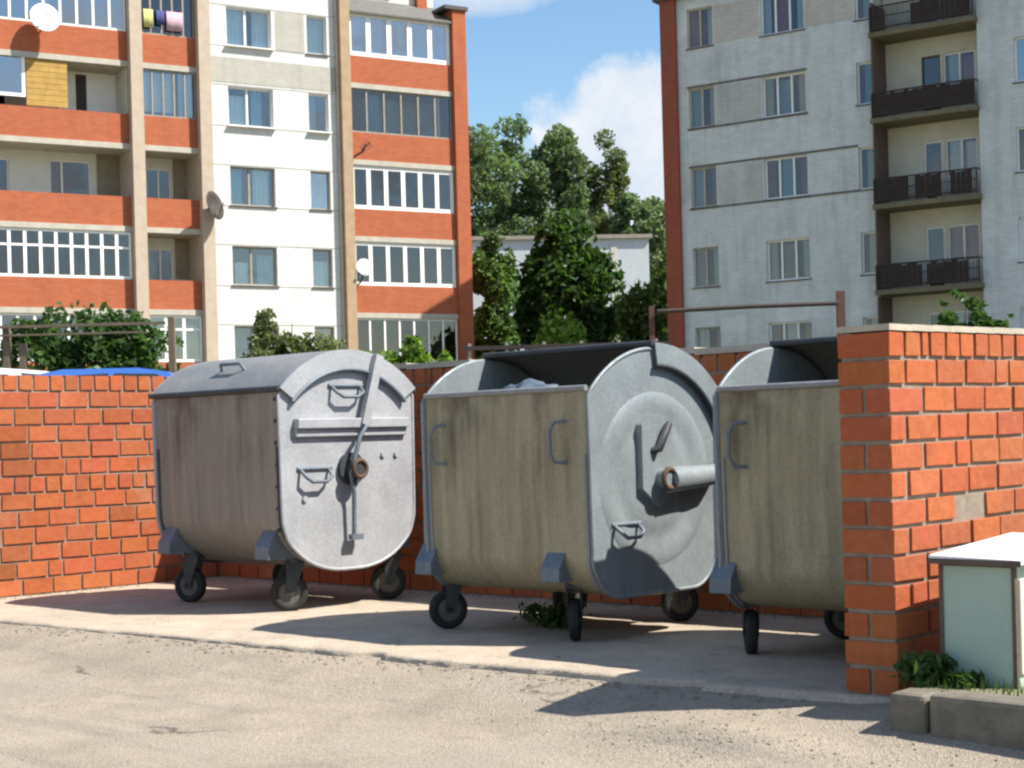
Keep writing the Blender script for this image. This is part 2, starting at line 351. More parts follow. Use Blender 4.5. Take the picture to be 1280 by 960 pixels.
AU = R(44)                                   # the bin enclosure is turned 44 degrees: u runs along the bins, v to the back wall
def uv(u, v, z=0): return (u * math.cos(AU) + v * math.sin(AU), -u * math.sin(AU) + v * math.cos(AU), z)
def to_uv(x, y): return x * math.cos(AU) - y * math.sin(AU), x * math.sin(AU) + y * math.cos(AU)
def nz(x, y, z=0.): return noise.noise((x, y, z))
def fbm(x, y, z=0., o=4):
    a, s, f = 0., .5, 1.
    for _ in range(o): a += s * noise.noise((x * f, y * f, z + f)); s *= .5; f *= 2.
    return a

# ------------------------------------------------------------------ ground, road, pad
def terrain(x, y):
    d = y - 14.
    h = -.16
    if d > 0:
        t = min(1, d / 5.); h += .92 * t * t * (3 - 2 * t)
    if y > 78: t = min(1, (y - 78) / 50.); h += 5 * t * t * (3 - 2 * t)
    return h
def ground():
    b = MB()
    ys = [-300, -100, -40, -15, 0, 8, 13] + list(np.linspace(14, 20, 9)) + [26, 34, 45, 60, 78] + list(np.linspace(84, 130, 9)) + [200, 400, 1200]
    xs = [-1200, -300, -100, -50, -25, -12, -6, 0, 6, 12, 25, 50, 100, 300, 1200]
    vs = [(x, y, terrain(x, y)) for y in ys for x in xs]; n = len(xs)
    b.add(vs, [(j * n + i, j * n + i + 1, (j + 1) * n + i + 1, (j + 1) * n + i) for j in range(len(ys) - 1) for i in range(n - 1)], True)
    tag(b.build('ground', M['earth']), kind='structure')
ground()
def v_edge(u): return 5.12 + (u + 9.6) * .088
def road_z(u, v):
    d = v_edge(u) - v
    q = min(1, max(0, d) / .75); z = -.028 * min(1, max(.5, (u + 11) / 5)) - .115 * q * q * (3 - 2 * q) + .012 * fbm(u * .7, v * .7) + .006 * fbm(u * 4, v * 4, 3.)
    z -= .008 * math.exp(-((d - .1) / .18) ** 2)              # a shallow gutter along the pad
    z += .05 * max(0, min(1, (u + 3.55) / .4)) * max(0, 1 - d / .8)
    g = math.exp(-((u + 3.75) / .55) ** 2 - ((v - 4.98) / .22) ** 2)
    z += .085 * g                                             # a low heap of loose gravel
    return z
def sheet(name, us, vrows, zf, m):
    b = MB(); n = len(us)
    vs = []
    for tv in vrows:
        for u in us:
            v = tv(u); vs.append((u, v, zf(u, v)))
    b.add(vs, [(j * n + i, j * n + i + 1, (j + 1) * n + i + 1, (j + 1) * n + i) for j in range(len(vrows) - 1) for i in range(n - 1)], True)
    return b.build(name, m, rot=-AU)
us = [-60, -40, -25, -18, -14] + list(np.arange(-12, -1.2, .045)) + [-1, 0, 2, 5, 10, 20, 40]
rows = [(lambda u, k=k: v_edge(u) + .06 - k) for k in [90, 60, 40, 25, 15, 10, 7, 5.5, 4.5] + list(np.arange(3.6, -.001, -.04))]
tag(sheet('road', us, rows, road_z, M['road']), kind='structure')
def pad():
    us = list(np.arange(-11.0, -3.3, .04)); b = MB(); n = len(us)
    ts = [0, 0, .012, .03] + list(np.linspace(.05, 1, 50)); vs = []
    for j, t in enumerate(ts):
        for u in us:
            jag = .035 * fbm(u * 5, 1.7) + .05 * fbm(u * 1.3, 9.) - (.05 if nz(u * 3.1, 5.) > .38 else 0)
            ve = v_edge(u) - jag * (1 - min(1, t * 12)); v = ve + t * (7.86 - ve)
            z = .008 * fbm(u * 1.5, v * 1.5, 2.) + .004 * fbm(u * 6, v * 6, 5.)
            if j == 0: z = -.14
            if j == 1: z -= .012
            vs.append((u, v, z))
    b.add(vs, [(j * n + i, j * n + i + 1, (j + 1) * n + i + 1, (j + 1) * n + i) for j in range(len(ts) - 1) for i in range(n - 1)], True)
    # joints between the cast slabs
    return tag(b.build('pavement', M['pad'], rot=-AU), kind='structure')
pad()
def verge():
    b = MB(); b.box(-3.20, 3, 5.505, 14, -.1, .085); tag(b.build('verge', M['earth'], rot=-AU), kind='structure')
verge()
def kerb():
    b = MB(); x = -3.215
    for k, L in enumerate([.17, .62, .95, 1.0, 1.0]):
        j = random.uniform(-.008, .008)
        b.box(x + .006, x + L - .006, 5.335 + j, 5.50 + j, -.2, .100 + (0 if k else -.008)); x += L
    o = tag(b.build('kerb', M['kerbstone'], bevel=.022, rot=-AU), kind='structure')
kerb()

def stones(name, m, pts, kind_label):
    b = MB()
    for (u, v, z, r) in pts:
        th = random.random() * 6.3; e = [r * random.uniform(.7, 1.3), r * random.uniform(.6, 1.0), r * random.uniform(.4, .8)]
        c, s = math.cos(th), math.sin(th)
        base = [(1, 0, -.1), (.3, .9, 0), (-.8, .5, -.1), (-.7, -.6, 0), (.4, -.9, -.1), (.2, .1, .9), (0, 0, -.8)]
        vs = []
        for p in base:
            q = [p[i] * e[i] * random.uniform(.8, 1.2) for i in range(3)]
            vs.append((u + q[0] * c - q[1] * s, v + q[0] * s + q[1] * c, z + q[2]))
        b.add(vs, [(0, 1, 5), (1, 2, 5), (2, 3, 5), (3, 4, 5), (4, 0, 5), (1, 0, 6), (2, 1, 6), (3, 2, 6), (4, 3, 6), (0, 4, 6)])
    return tag(b.build(name, m, rot=-AU), kind_label, 'gravel', kind='stuff')
pts = []
for _ in range(320):
    u = random.gauss(-3.75, .5); v = random.gauss(4.98, .2)
    if v < v_edge(u) - .05 and not (u > -3.3 and v > 5.3): pts.append((u, v, road_z(u, v) + .003, random.choice([.003, .004, .005, .008])))
stones('gravel', M['gravel'], pts, 'loose grey gravel heaped in front of the brick pier')
pts = []
for _ in range(600):
    u = random.uniform(-10, -1.5); v = random.uniform(2.4, v_edge(u) - .02); pts.append((u, v, road_z(u, v) + .001, random.choice([.003, .004, .005, .006, .008])))
for _ in range(350):
    u = random.uniform(-10.8, -3.7); v = v_edge(u) - abs(random.gauss(0, .1)) - .02; pts.append((u, v, road_z(u, v) + .002, random.choice([.006, .008, .012, .018])))
for _ in range(900):                                # grit swept up along the foot of the walls and round the castors
    u = random.uniform(-10.9, -3.7); pts.append((u, 7.84 - abs(random.gauss(0, .07)), .004, random.choice([.004, .006, .008])))
for _ in range(350): pts.append((-10.98 + abs(random.gauss(0, .06)), random.uniform(5.3, 7.8), .004, random.choice([.004, .006, .008])))
for _ in range(260):
    u = random.uniform(-10.5, -3.8); v = random.uniform(5.4, 7.7); pts.append((u, v, .006, random.choice([.003, .004, .006])))
stones('pebbles', M['pebble'], pts, 'small stones strewn over the dusty road')

# ------------------------------------------------------------------ brick walls of the enclosure, every brick laid
def brick(b, x0, x1, y0, y1, z0, z1):
    g = random.choice([random.uniform(.86, 1.08), random.uniform(.92, 1.08), random.uniform(.66, .85) if random.random() < .2 else 1.0])
    b.cur = (g * random.uniform(.97, 1.05), g * random.uniform(.88, 1.10), g * random.uniform(.84, 1.10))
    j = [random.uniform(-.0025, .0025) for _ in range(6)]
    w = [random.uniform(-.002, .002) for _ in range(8)]
    x = (x0 + j[0], x1 + j[1]); y = (y0 + j[2], y1 + j[3]); z = (z0 + j[4] * .6, z1 + j[5] * .6)
    p = []; k = 0
    for a in (0, 1):
        for c in (0, 1):
            for d in (0, 1): p.append((x[a] + w[k], y[c] + w[(k + 3) % 8], z[d] + w[(k + 5) % 8])); k += 1
    b.add(p, [(0, 1, 3, 2), (4, 6, 7, 5), (0, 4, 5, 1), (2, 3, 7, 6), (0, 2, 6, 4), (1, 5, 7, 3)])
    b.cur = (1, 1, 1)

def brick_wall(label, along, a0, a1, t0, t1, hfun, rows, headers, cap=None, free=None, skip=()):
    """along 'u' or 'v'; a0..a1 along it; t0..t1 across; hfun(a) gives the height; headers: rows laid as headers"""
    root = empty('brick_wall', uv(*((a0, t0) if along == 'u' else (t0, a0)), -.05), -AU, label, 'brick wall', 'brick walls of the bin enclosure')
    inv = (a0, t0) if along == 'u' else (t0, a0)
    bk, mo = MB(), MB(); g = .009
    def put(bm, fn, a, b_, c, d, z0, z1):
        xs = (a, b_, c, d) if along == 'u' else (c, d, a, b_)
        fn(xs[0] - inv[0], xs[1] - inv[0], xs[2] - inv[1], xs[3] - inv[1], z0 + .05, z1 + .05)
    for r in range(rows):
        def zz(a): h = hfun(a); return h * r / rows, h * (r + 1) / rows
        Lr = .13 if r in headers else .26
        x = a0
        odd = r % 2
        first = True
        while x < a1 - .01:
            L = Lr
            if first and free == 'start':
                L = .122 if (odd or r in headers) else .26
                z0, z1 = zz(x)
                e = min(x + L, a1)
                if odd or r in headers:
                    put(bk, lambda *q: brick(bk, *q), x, e - g, t0, t1, z0 + g, z1 - g)
                else:
                    mid = (t0 + t1) / 2
                    put(bk, lambda *q: brick(bk, *q), x, e - g, t0, mid - g, z0 + g, z1 - g)
                    put(bk, lambda *q: brick(bk, *q), x, e - g, mid + g, t1, z0 + g, z1 - g)
                x = e + g; first = False; continue
            if first: L = Lr if not odd else Lr * .5
            first = False
            L *= random.uniform(.93, 1.05) if random.random() > .1 else .5
            e = min(x + L, a1)
            z0, z1 = zz((x + e) / 2)
            if not any(s[0] == r and x < s[1] < e for s in skip):
                put(bk, lambda *q: brick(bk, *q), x + g, e - g, t0, t1, z0 + g, z1 - g)
            x = e
    # mortar core, set back from the faces
    n = 12
    for i in range(n):
        s0 = a0 + (a1 - a0) * i / n; s1 = a0 + (a1 - a0) * (i + 1) / n
        e0 = s0 + (.008 if (i == 0) else 0); e1 = s1 - (.008 if i == n - 1 else 0)
        put(mo, mo.box, e0, e1, t0 + .012, t1 - .012, -.05, hfun((s0 + s1) / 2) - .02)
    bk.build('brickwork', M['brick'], root, bevel=.006); mo.build('mortar', M['mortar'], root)
    if cap:
        cp = MB()
        for i in range(n):
            s0 = a0 + (a1 - a0) * i / n; s1 = a0 + (a1 - a0) * (i + 1) / n
            h = hfun((s0 + s1) / 2); put(cp, cp.box, s0, s1, t0 - .004, t1 + .004, h - .004, h + cap)
        cp.build('coping', M['cap'], root)
    return root
brick_wall('low red brick wall on the left, sunlit face, one header row halfway up', 'v', 4.6, 7.84, -11.25, -11.0, lambda a: 1.665, 13, (6, 12), cap=None, free='start')
brick_wall('long red brick wall behind the bins, in their shade', 'u', -11.25, -3.38, 7.85, 8.09, lambda u: 1.645 - (u + 11.) * .014, 13, (12,), cap=.035)
brick_wall('red brick wall and pier on the right, cement on top, bricks chipped', 'v', 5.70, 7.84, -3.62, -3.38, lambda a: 1.49 + (a - 5.7) * .012, 13, (12,), cap=.022, free='start', skip=((6, 6.22),))

# ------------------------------------------------------------------ waste containers
def arc(cy, cz, r, a0, a1, n): return [(cy + r * math.sin(a), cz + r * math.cos(a)) for a in np.linspace(a0, a1, n)]
PV = (.52, .85)                                    # pivot of the lid (y, z)
def body_profile(kind='b'):
    p = [(0, 1.335)] + [(.0, 1.0), (.006, .62)]
    rx, rz = (.46, .335) if kind == 'a' else (.21, .23)
    zc = .25 + rz
    if kind == 'b': p.append((.012, .50))
    p += [(rx + .006 - rx * math.cos(t), zc - rz * math.sin(t)) for t in np.linspace(.12, math.pi / 2, 12)]
    q = [(1.04 - y, z) for (y, z) in reversed(p)]
    return p + q
def container(u, v, s, L, lid, style, label, wheels, z=0.):
    root = empty('waste_container', uv(u, v, z), -AU + R(style.get('yaw', 0)), label, 'waste container', 'galvanised waste containers in the brick enclosure')
    root.scale = (s, s, s)
    h = L / 2; prof = body_profile(style['kind'])
    fm, em, lm = M[style['front']], M[style['end']], M[style['lid']]
    b = MB(); n = len(prof)                        # tub: pressed sheet bent round the bottom
    xs = [-h, -h * .5, 0, h * .5, h]
    vs = [(x, y, zz) for k, x in enumerate(xs) for i, (y, zz) in enumerate(prof)]
    b.add(vs, [(k * n + i, (k + 1) * n + i, (k + 1) * n + i + 1, k * n + i + 1) for k in range(len(xs) - 1) for i in range(n - 1)], True)
    body = b.build('body', fm, root, solid=.008)
    rm = MB()                                      # rolled rim and pressed ribs
    for y in (-.006, 1.046): rm.tube([(-h, y, 1.338), (h, y, 1.338)], .017, 8)
    for x in (-h + .018, h - .018): rm.tube([(x, y + (-.004 if y < .5 else .004), zz - .004) for y, zz in prof if zz < 1.3], .012, 6)
    rm.build('rim', M[style['rim']], root)
    for sx in (-1, 1):                             # end plates
        dome = arc(PV[0], PV[1], .70, -math.asin(.535 / .70), math.asin(.535 / .70), 25)
        low = [(y + (.012 if y > .52 else -.012) * (1 if zz > .4 else .5), zz - (.012 if zz < .5 else 0)) for y, zz in reversed(prof[1:-1])]
        out = [(sx * h, y, zz) for y, zz in dome + low]
        if sx < 0: out = out[::-1]
        b = MB(); b.prism(out[::-1] if sx > 0 else out[::-1], (sx * .018, 0, 0))
        plate = b.build('end_plate', em, root, bevel=.005)
        fl = MB(); pts = [(sx * (h + .016), p[1], p[2]) for p in out]
        fl.tube(pts, .011, 6, closed=True)
        X = h + .018
        fl.build('flange', em, plate)
        if style['kind'] == 'b':                   # broad pressed rings in the end plate
            er = MB(); seg = 40; pr = [(.475, -.002), (.455, .005), (.42, .009), (.375, .009), (.335, .001), (.30, .0), (.27, .006), (.23, .009), (.10, .010), (.0, .010)]
            er.add([(sx * (X + hh), PV[0] + rr_ * math.sin(q * 2 * math.pi / seg), PV[1] + rr_ * math.cos(q * 2 * math.pi / seg)) for q in range(seg) for rr_, hh in pr],
                   [(q * 10 + e, ((q + 1) % seg) * 10 + e, ((q + 1) % seg) * 10 + e + 1, q * 10 + e + 1) for q in range(seg) for e in range(9)], True)
            er.build('pressed_ring', em, plate)
        # lid crescent on this end is built with the lid; trunnion, handle and lever stay on the plate
        tr = MB(); tr.cyl((sx * (X - .01), PV[0], PV[1]), (sx * (X + .10), PV[0], PV[1]), .055, 18)
        tr.cyl((sx * (X - .01), PV[0], PV[1]), (sx * (X + .03), PV[0], PV[1]), .10, 20)
        tr.build('trunnion', M['steel_dark' if style['kind'] == 'a' else 'galv_end_b'], plate)
        rg = MB(); rg.tube([(sx * (X + .10), PV[0] + .052 * math.cos(t), PV[1] + .052 * math.sin(t)) for t in np.linspace(0, 6.283, 17)[:-1]], .014, 6, closed=True)
        rg.build('trunnion_ring', M['rust'], plate)
        def dhandle(y, zz, w, dz, dark=True):
            hb = MB(); o = sx * X
            hb.tube([(o, y - w / 2, zz), (o + sx * .05, y - w / 2 + .01, zz - dz * .6), (o + sx * .055, y - w / 4, zz - dz), (o + sx * .055, y + w / 4, zz - dz),
                     (o + sx * .05, y + w / 2 - .01, zz - dz * .6), (o, y + w / 2, zz)], .011, 6)
            hb.tube([(o + sx * .004, y - w / 2 - .02, zz), (o + sx * .004, y + w / 2 + .02, zz)], .013, 6)
            hb.build('handle', M['steel_blue'], plate)
        if style['kind'] == 'a':
            dhandle(.50, 1.36, .23, .07); dhandle(.24, .86, .22, .08)
            ch = MB(); ch.box(sx * X, sx * (X + .055), .09, .98, 1.10, 1.16); ch.box(sx * X, sx * (X + .03), .09, .98, 1.05, 1.10); ch.build('channel_rail', em, plate, bevel=.006)
            lv = MB(); lv.tube([(sx * (X + .075), .60, 1.11), (sx * (X + .085), .54, 1.05), (sx * (X + .08), .50, .93), (sx * (X + .07), .47, .82), (sx * (X + .06), .50, .70), (sx * (X + .05), .50, .45)], .014, 8)
            lv.box(sx * (X + .03), sx * (X + .07), .47, .56, .415, .45); lv.build('lid_lever', M['steel_blue'], plate)
            for (yy, zz) in ((.16, .68), (.79, .93), (.90, .93)):
                bo = MB(); bo.cyl((sx * X, yy, zz), (sx * (X + .014), yy, zz), .018, 10); bo.build('bolt', em, plate)
        else:
            dhandle(.26, .62, .20, .07)
            bp = MB(); bp.prism([(sx * X, .36, .80), (sx * X, .36, 1.14), (sx * X, .42, 1.19), (sx * X, .57, 1.19), (sx * X, .62, 1.12), (sx * X, .60, .74), (sx * X, .5, .70)], (sx * .045, 0, 0)); bp.build('bracket', em, plate, bevel=.008)
            hk = MB(); hk.tube([(sx * (X + .03), .44, 1.00), (sx * (X + .07), .47, 1.01), (sx * (X + .075), .53, 1.11), (sx * (X + .05), .58, 1.14)], .022, 8); hk.build('hook', M['steel_dark'], plate)
    # lid: a curved sheet swinging on the pivots
    a_half = R(47.5); a0, a1 = lid - a_half, lid + a_half
    RL = .728; H2 = h + .034
    b = MB(); ar = arc(PV[0], PV[1], RL, a0, a1, 34)
    ar = [(y, zz) for y, zz in ar]
    xs = [-H2, -H2 * .33, H2 * .33, H2]; n = len(ar)
    b.add([(x, y, zz) for x in xs for y, zz in ar], [(k * n + i, k * n + i + 1, (k + 1) * n + i + 1, (k + 1) * n + i) for k in range(3) for i in range(n - 1)], True)
    ld = b.build('lid', lm, root, solid=.008)
    for sx in (-1, 1):
        o_ = [(sx * H2, y, zz) for y, zz in arc(PV[0], PV[1], RL + .004, a0, a1, 30)]
        i_ = [(sx * H2, y, zz) for y, zz in arc(PV[0], PV[1], .612, a1 - .03, a0 + .03, 30)]
        b = MB()
        m_ = len(o_)
        allv = o_ + i_[::-1]
        off = Vector((sx * .012, 0, 0)); vv = [Vector(p) for p in allv] + [Vector(p) + off for p in allv]
        fs = []
        for i in range(m_ - 1):
            fs += [(i, i + 1, m_ + i + 1, m_ + i), (2 * m_ + i, 3 * m_ + i, 3 * m_ + i + 1, 2 * m_ + i + 1), (i, 2 * m_ + i, 2 * m_ + i + 1, i + 1), (m_ + i, m_ + i + 1, 3 * m_ + i + 1, 3 * m_ + i)]
        fs += [(0, m_, 3 * m_, 2 * m_), (m_ - 1, 3 * m_ - 1, 4 * m_ - 1, 2 * m_ - 1)]
        b.add(vv, fs); b.build('lid_end', M[style['lidend']], ld)
        ed = MB(); ed.tube([(sx * (H2 + .01), y, zz) for y, zz in arc(PV[0], PV[1], .61, a0, a1, 24)], .014, 6); ed.build('lid_edge', M['steel_blue' if style['kind'] == 'a' else 'steel_dark'], ld)
        ab = MB(); t = style['arm']; w = .03
        dirv = Vector((0, math.sin(t), math.cos(t))); nv = Vector((0, math.cos(t), -math.sin(t))); c0 = Vector((sx * (H2 + .016), PV[0], PV[1]))
        r0, r1 = style['arm_r']
        q = [c0 + dirv * r0 - nv * w, c0 + dirv * r0 + nv * w, c0 + dirv * r1 + nv * w, c0 + dirv * r1 - nv * w]
        if style['kind'] == 'a': ab.prism(q, (sx * .04, 0, 0))
        else:
            o1 = Vector((sx * .035, 0, -.01)); ab.tube([c0 + o1 + dirv * .03, c0 + o1 + dirv * (r1 * .72), c0 + Vector((sx * .03, 0, .03)) + dirv * r1 * .9], .04, 12, True, [.072, .058, .022])
        ab.build('lid_arm', M[style['armmat']], ld, bevel=.008 if style['kind'] == 'a' else 0)
    for a in (a0, a1):
        lp = MB(); c = Vector((0, PV[0] + RL * math.sin(a), PV[1] + RL * math.cos(a))); lp.tube([c + Vector((-H2, 0, 0)), c + Vector((H2, 0, 0))], .018, 8)
        lp.build('lid_lip', M['steel_dark'], ld)
    if style['kind'] == 'a':                       # grip on the lid
        a = a0 + R(17); c = lambda x, r: (x, PV[0] + r * math.sin(a), PV[1] + r * math.cos(a))
        g = MB(); g.tube([c(-.12, RL), c(-.10, RL + .05), c(.10, RL + .05), c(.12, RL)], .012, 6); g.build('lid_grip', M['steel_blue'], ld)
    else:                                          # two bent grips on the front
        for x in (-h + .11, h - .2):
            g = MB(); g.tube([(x + .05, .0, 1.17), (x + .01, -.05, 1.165), (x - .015, -.06, 1.12), (x - .015, -.06, 1.0), (x + .01, -.05, .955), (x + .05, .0, .95)], .010, 6); g.build('front_grip', M['steel_blue'], root)
        pb = MB(); pb.box(-h - .075, -h - .03, .02, .08, .42, .86); pb.build('pedal_bar', M['galv_lid'], root, bevel=.01)
    if style['kind'] == 'a':                       # riveted strip at the corner
        st = MB()
        for zz in np.arange(.5, 1.3, .13): st.cyl((h - .03, -.01, zz), (h - .03, .01, zz), .012, 8)
        st.build('rivets', M['steel_dark'], root)
    for wi, (wx, wy, swiv) in enumerate(wheels):   # castors with their bent carrier plates
        front = wy < .5; sg = -1 if front else 1
        ca = MB(); y0 = .02 if front else 1.02
        ca.prism([(wx - .065, y0, .50), (wx - .065, y0 + sg * .065, .40), (wx - .065, y0 + sg * .07, .325), (wx - .065, y0 - sg * .14, .325), (wx - .065, y0 - sg * .06, .44)], (.13, 0, 0))
        cas = ca.build('castor', M['steel_blue'], root, bevel=.006)
        c = Vector((wx, wy, .113)); d = Vector((math.cos(swiv), math.sin(swiv), 0)); ax = Vector((-d.y, d.x, 0))
        top = c - d * .035 + Vector((0, 0, .205))
        fk = MB(); fk.cyl(top + Vector((0, 0, .01)), top - Vector((0, 0, .03)), .05, 14)
        for sd in (-1, 1):
            p0 = c + ax * sd * .034; 
            q = [p0 - d * .02 + Vector((0, 0, -.02)), p0 + d * .025 + Vector((0, 0, -.015)), top + ax * sd * .034 + d * .055 + Vector((0, 0, -.03)), top + ax * sd * .034 - d * .055 + Vector((0, 0, -.03))]
            fk.prism(q, ax * sd * .006)
        q = [top + ax * a_ * .04 + d * b_ * .055 + Vector((0, 0, -.03)) for a_, b_ in ((-1, -1), (1, -1), (1, 1), (-1, 1))]; fk.prism(q, (0, 0, .01))
        fk.build('fork', M['steel_dark'], cas)  # dark steel also carries the shade beneath the tub
        ty = MB()
        ring = [(-.028, .07), (-.028, .103), (-.017, .113), (.017, .113), (.028, .103), (.028, .07)]
        seg = 26; vs = []
        for k in range(seg):
            t = k * 2 * math.pi / seg; rad = d * math.cos(t) + Vector((0, 0, 1)) * math.sin(t)
            vs += [c + ax * o_ + rad * r_ for o_, r_ in ring]
        m_ = len(ring); ty.add(vs, [(k * m_ + i, k * m_ + (i + 1) % m_, ((k + 1) % seg) * m_ + (i + 1) % m_, ((k + 1) % seg) * m_ + i) for k in range(seg) for i in range(m_)], True)
        ty.build('tyre', M['rubber'], cas)
        hb = MB(); hb.cyl(c - ax * .02, c + ax * .02, .072, 20); hb.cyl(c - ax * .04, c + ax * .04, .016, 10); hb.build('wheel_hub', M['hub'], cas)
    return root
st_a = dict(kind='a', front='galv_front_a', end='galv_end_a', lid='galv_lid', lidend='galv_end_a', rim='steel_dark', arm=R(17), arm_r=(.28, .73), armmat='galv_end_a')
st_b = dict(kind='b', front='galv_front_b', end='galv_end_b', lid='galv_lid', lidend='galv_end_b', rim='galv_lid', arm=R(88), arm_r=(.0, .56), armmat='galv_end_b')
container(-8.83, 6.30, 1.075, 1.28, 0., st_a, 'brown-grey steel container with its lid shut, silver-painted end, farthest left',
          [(-.53, .15, R(200)), (.50, .15, R(245)), (-.5, .92, R(200)), (.50, .95, R(235))])
container(-6.07, 6.22, 1.0, 1.22, R(47), st_b, 'open steel container between two others, bag inside, wavy shadow on its bright end',
          [(-.62, .14, R(245)), (.36, .14, R(128)), (-.45, 1.0, R(250)), (.30, 1.12, R(240))])
container(-4.165, 6.25, .97, .98, R(47), st_b, 'open empty steel container half hidden behind the brick pier',
          [(-.48, .2, R(131)), (.38, .14, R(255)), (-.40, .95, R(200)), (.35, 1.0, R(260))])

def bag(u, v, z, r, label):
    b = MB(); n, m_ = 48, 30; vs = []
    for j in range(m_ + 1):
        ph = math.pi * j / m_
        for i in range(n):
            th = 2 * math.pi * i / n; d = Vector((math.sin(ph) * math.cos(th), math.sin(ph) * math.sin(th), math.cos(ph)))
            k = 1 + .22 * noise.noise(d * 2.3 + Vector((u, v, 0))) + .16 * noise.noise(d * 5.5) + .05 * abs(noise.noise(d * 14)) + .2 * max(0, 1 - ph / .4)
            vs.append((d.x * r * 1.25 * k, d.y * r * k, d.z * r * .75 * k))
    b.add(vs, [(j * n + i, j * n + (i + 1) % n, (j + 1) * n + (i + 1) % n, (j + 1) * n + i) for j in range(m_) for i in range(n)], True)
    return tag(b.build('garbage_bag', M['bag'], loc=uv(u, v, z), rot=-AU), label, 'garbage bag')
bag(-6.17, 6.55, 1.22, .22, 'bluish grey rubbish bag showing above the rim of the middle container')

# ------------------------------------------------------------------ vegetation
def leaf_mesh(name, m, parent, C, leaf, up=.35, tintvar=.35, loc=None, rot=None, elong=1.5, clump=1.3):
    n = len(C); C = np.asarray(C, float)
    d = np.random.normal(size=(n, 3)); d[:, 2] += up; d /= np.linalg.norm(d, axis=1)[:, None]
    a = np.cross(d, np.random.normal(size=(n, 3))); a /= np.linalg.norm(a, axis=1)[:, None]; bb = np.cross(d, a)
    s = leaf * np.random.uniform(.6, 1.3, (n, 1))
    V = np.stack([C - a * s * elong * .5, C + bb * s * .42 + d * s * .1, C + a * s * elong * .5, C - bb * s * .42 + d * s * .1], 1).reshape(-1, 3)
    me = bpy.data.meshes.new(name); me.vertices.add(4 * n); me.vertices.foreach_set('co', V.ravel())
    me.loops.add(4 * n); me.loops.foreach_set('vertex_index', np.arange(4 * n)); me.polygons.add(n)
    me.polygons.foreach_set('loop_start', np.arange(0, 4 * n, 4)); me.polygons.foreach_set('loop_total', np.full(n, 4))
    me.update(calc_edges=True); me.materials.append(m)
    cl = np.array([noise.noise(Vector(c) * clump) for c in C])
    t = np.clip(1 + tintvar * np.random.uniform(-1, 1, n) + cl * .5, .35, 1.8)
    hue = np.random.uniform(-.12, .12, n)
    col = np.stack([t * (1 + hue), t, t * (1 - hue), np.ones(n)], 1)
    ca = me.color_attributes.new('tint', 'FLOAT_COLOR', 'POINT'); ca.data.foreach_set('color', np.repeat(col, 4, 0).ravel())
    o = bpy.data.objects.new(name, me); COL.objects.link(o)
    if parent is not None: o.parent = parent
    if loc is not None: o.location = loc
    return o
def crown_points(blobs, n, freq, thr=-.12, shell=.45):
    pts = []; w = np.array([b[3] * b[4] * b[5] for b in blobs]) ** .67; w /= w.sum(); tries = 0
    off = Vector((random.uniform(0, 50), random.uniform(0, 50), 0))
    while len(pts) < n and tries < n * 8:
        tries += 1
        b = blobs[np.random.choice(len(blobs), p=w)]
        d = np.random.normal(size=3); d /= np.linalg.norm(d); r = shell + (1.06 - shell) * random.random() ** .7
        p = Vector((b[0] + d[0] * r * b[3], b[1] + d[1] * r * b[4], b[2] + d[2] * r * b[5]))
        k = noise.noise(p * freq + off) + .5 * noise.noise(p * freq * 2.3 + off)
        if k > thr + .35 * (r - .75): pts.append(p)
    return pts
def tree(name, label, cat, x, y, zg, blobs, n, leaf, m, trunk_r, freq=.8, thr=-.12, group=None, limbs=7, up=.35):
    root = empty(name, (x, y, zg), 0, label, cat, group)
    top = max(b[2] + b[5] * .1 for b in blobs)
    t = MB(); k = 9
    wob = lambda q: (.03 * top * nz(q * 2., x), .03 * top * nz(q * 2., y + 5))
    path = [(wob(q)[0], wob(q)[1], -.3 + (top + .3) * q) for q in np.linspace(0, 1, k)]
    t.tube(path, trunk_r, 8, True, [trunk_r * (1.25 if i == 0 else 1) * (1 - .85 * i / (k - 1)) for i in range(k)])
    for i in range(limbs):
        b = blobs[i % len(blobs)]; q = random.uniform(.3, .8); p0 = Vector((wob(q)[0], wob(q)[1], -.3 + (top + .3) * q))
        p1 = Vector((b[0], b[1], b[2])) + Vector((random.uniform(-.6, .6) * b[3], random.uniform(-.6, .6) * b[4], random.uniform(-.2, .6) * b[5]))
        mid = (p0 + p1) / 2 + Vector((0, 0, .05 * top)); t.tube([p0, mid, p1], .1, 6, True, [trunk_r * .4, trunk_r * .25, trunk_r * .06])
    t.build('trunk', M['bark'], root)
    leaf_mesh('crown', m, root, crown_points(blobs, n, freq, thr), leaf, up, clump=freq * .8)
    return root
def auto_blobs(w, h0, h1, k, seed):
    rd = random.Random(seed); out = []
    for i in range(k):
        f = rd.random(); z = h0 + (h1 - h0) * f; wr = w * (1 - .55 * abs(f - .4) ** 1.3) * (1 if f < .7 else .75)
        a = rd.random() * 6.28; rr_ = wr * rd.uniform(.15, .62)
        s = w * rd.uniform(.33, .55); out.append((math.cos(a) * rr_, math.sin(a) * rr_, z, s, s, s * rd.uniform(.7, 1.1) * (h1 - h0) / (2 * w) * 1.1))
    out.append((0, 0, h1 - w * .35, w * .38, w * .38, w * .4)); out.append((0, 0, (h0 + h1) / 2, w * .62, w * .62, (h1 - h0) * .36))
    return out

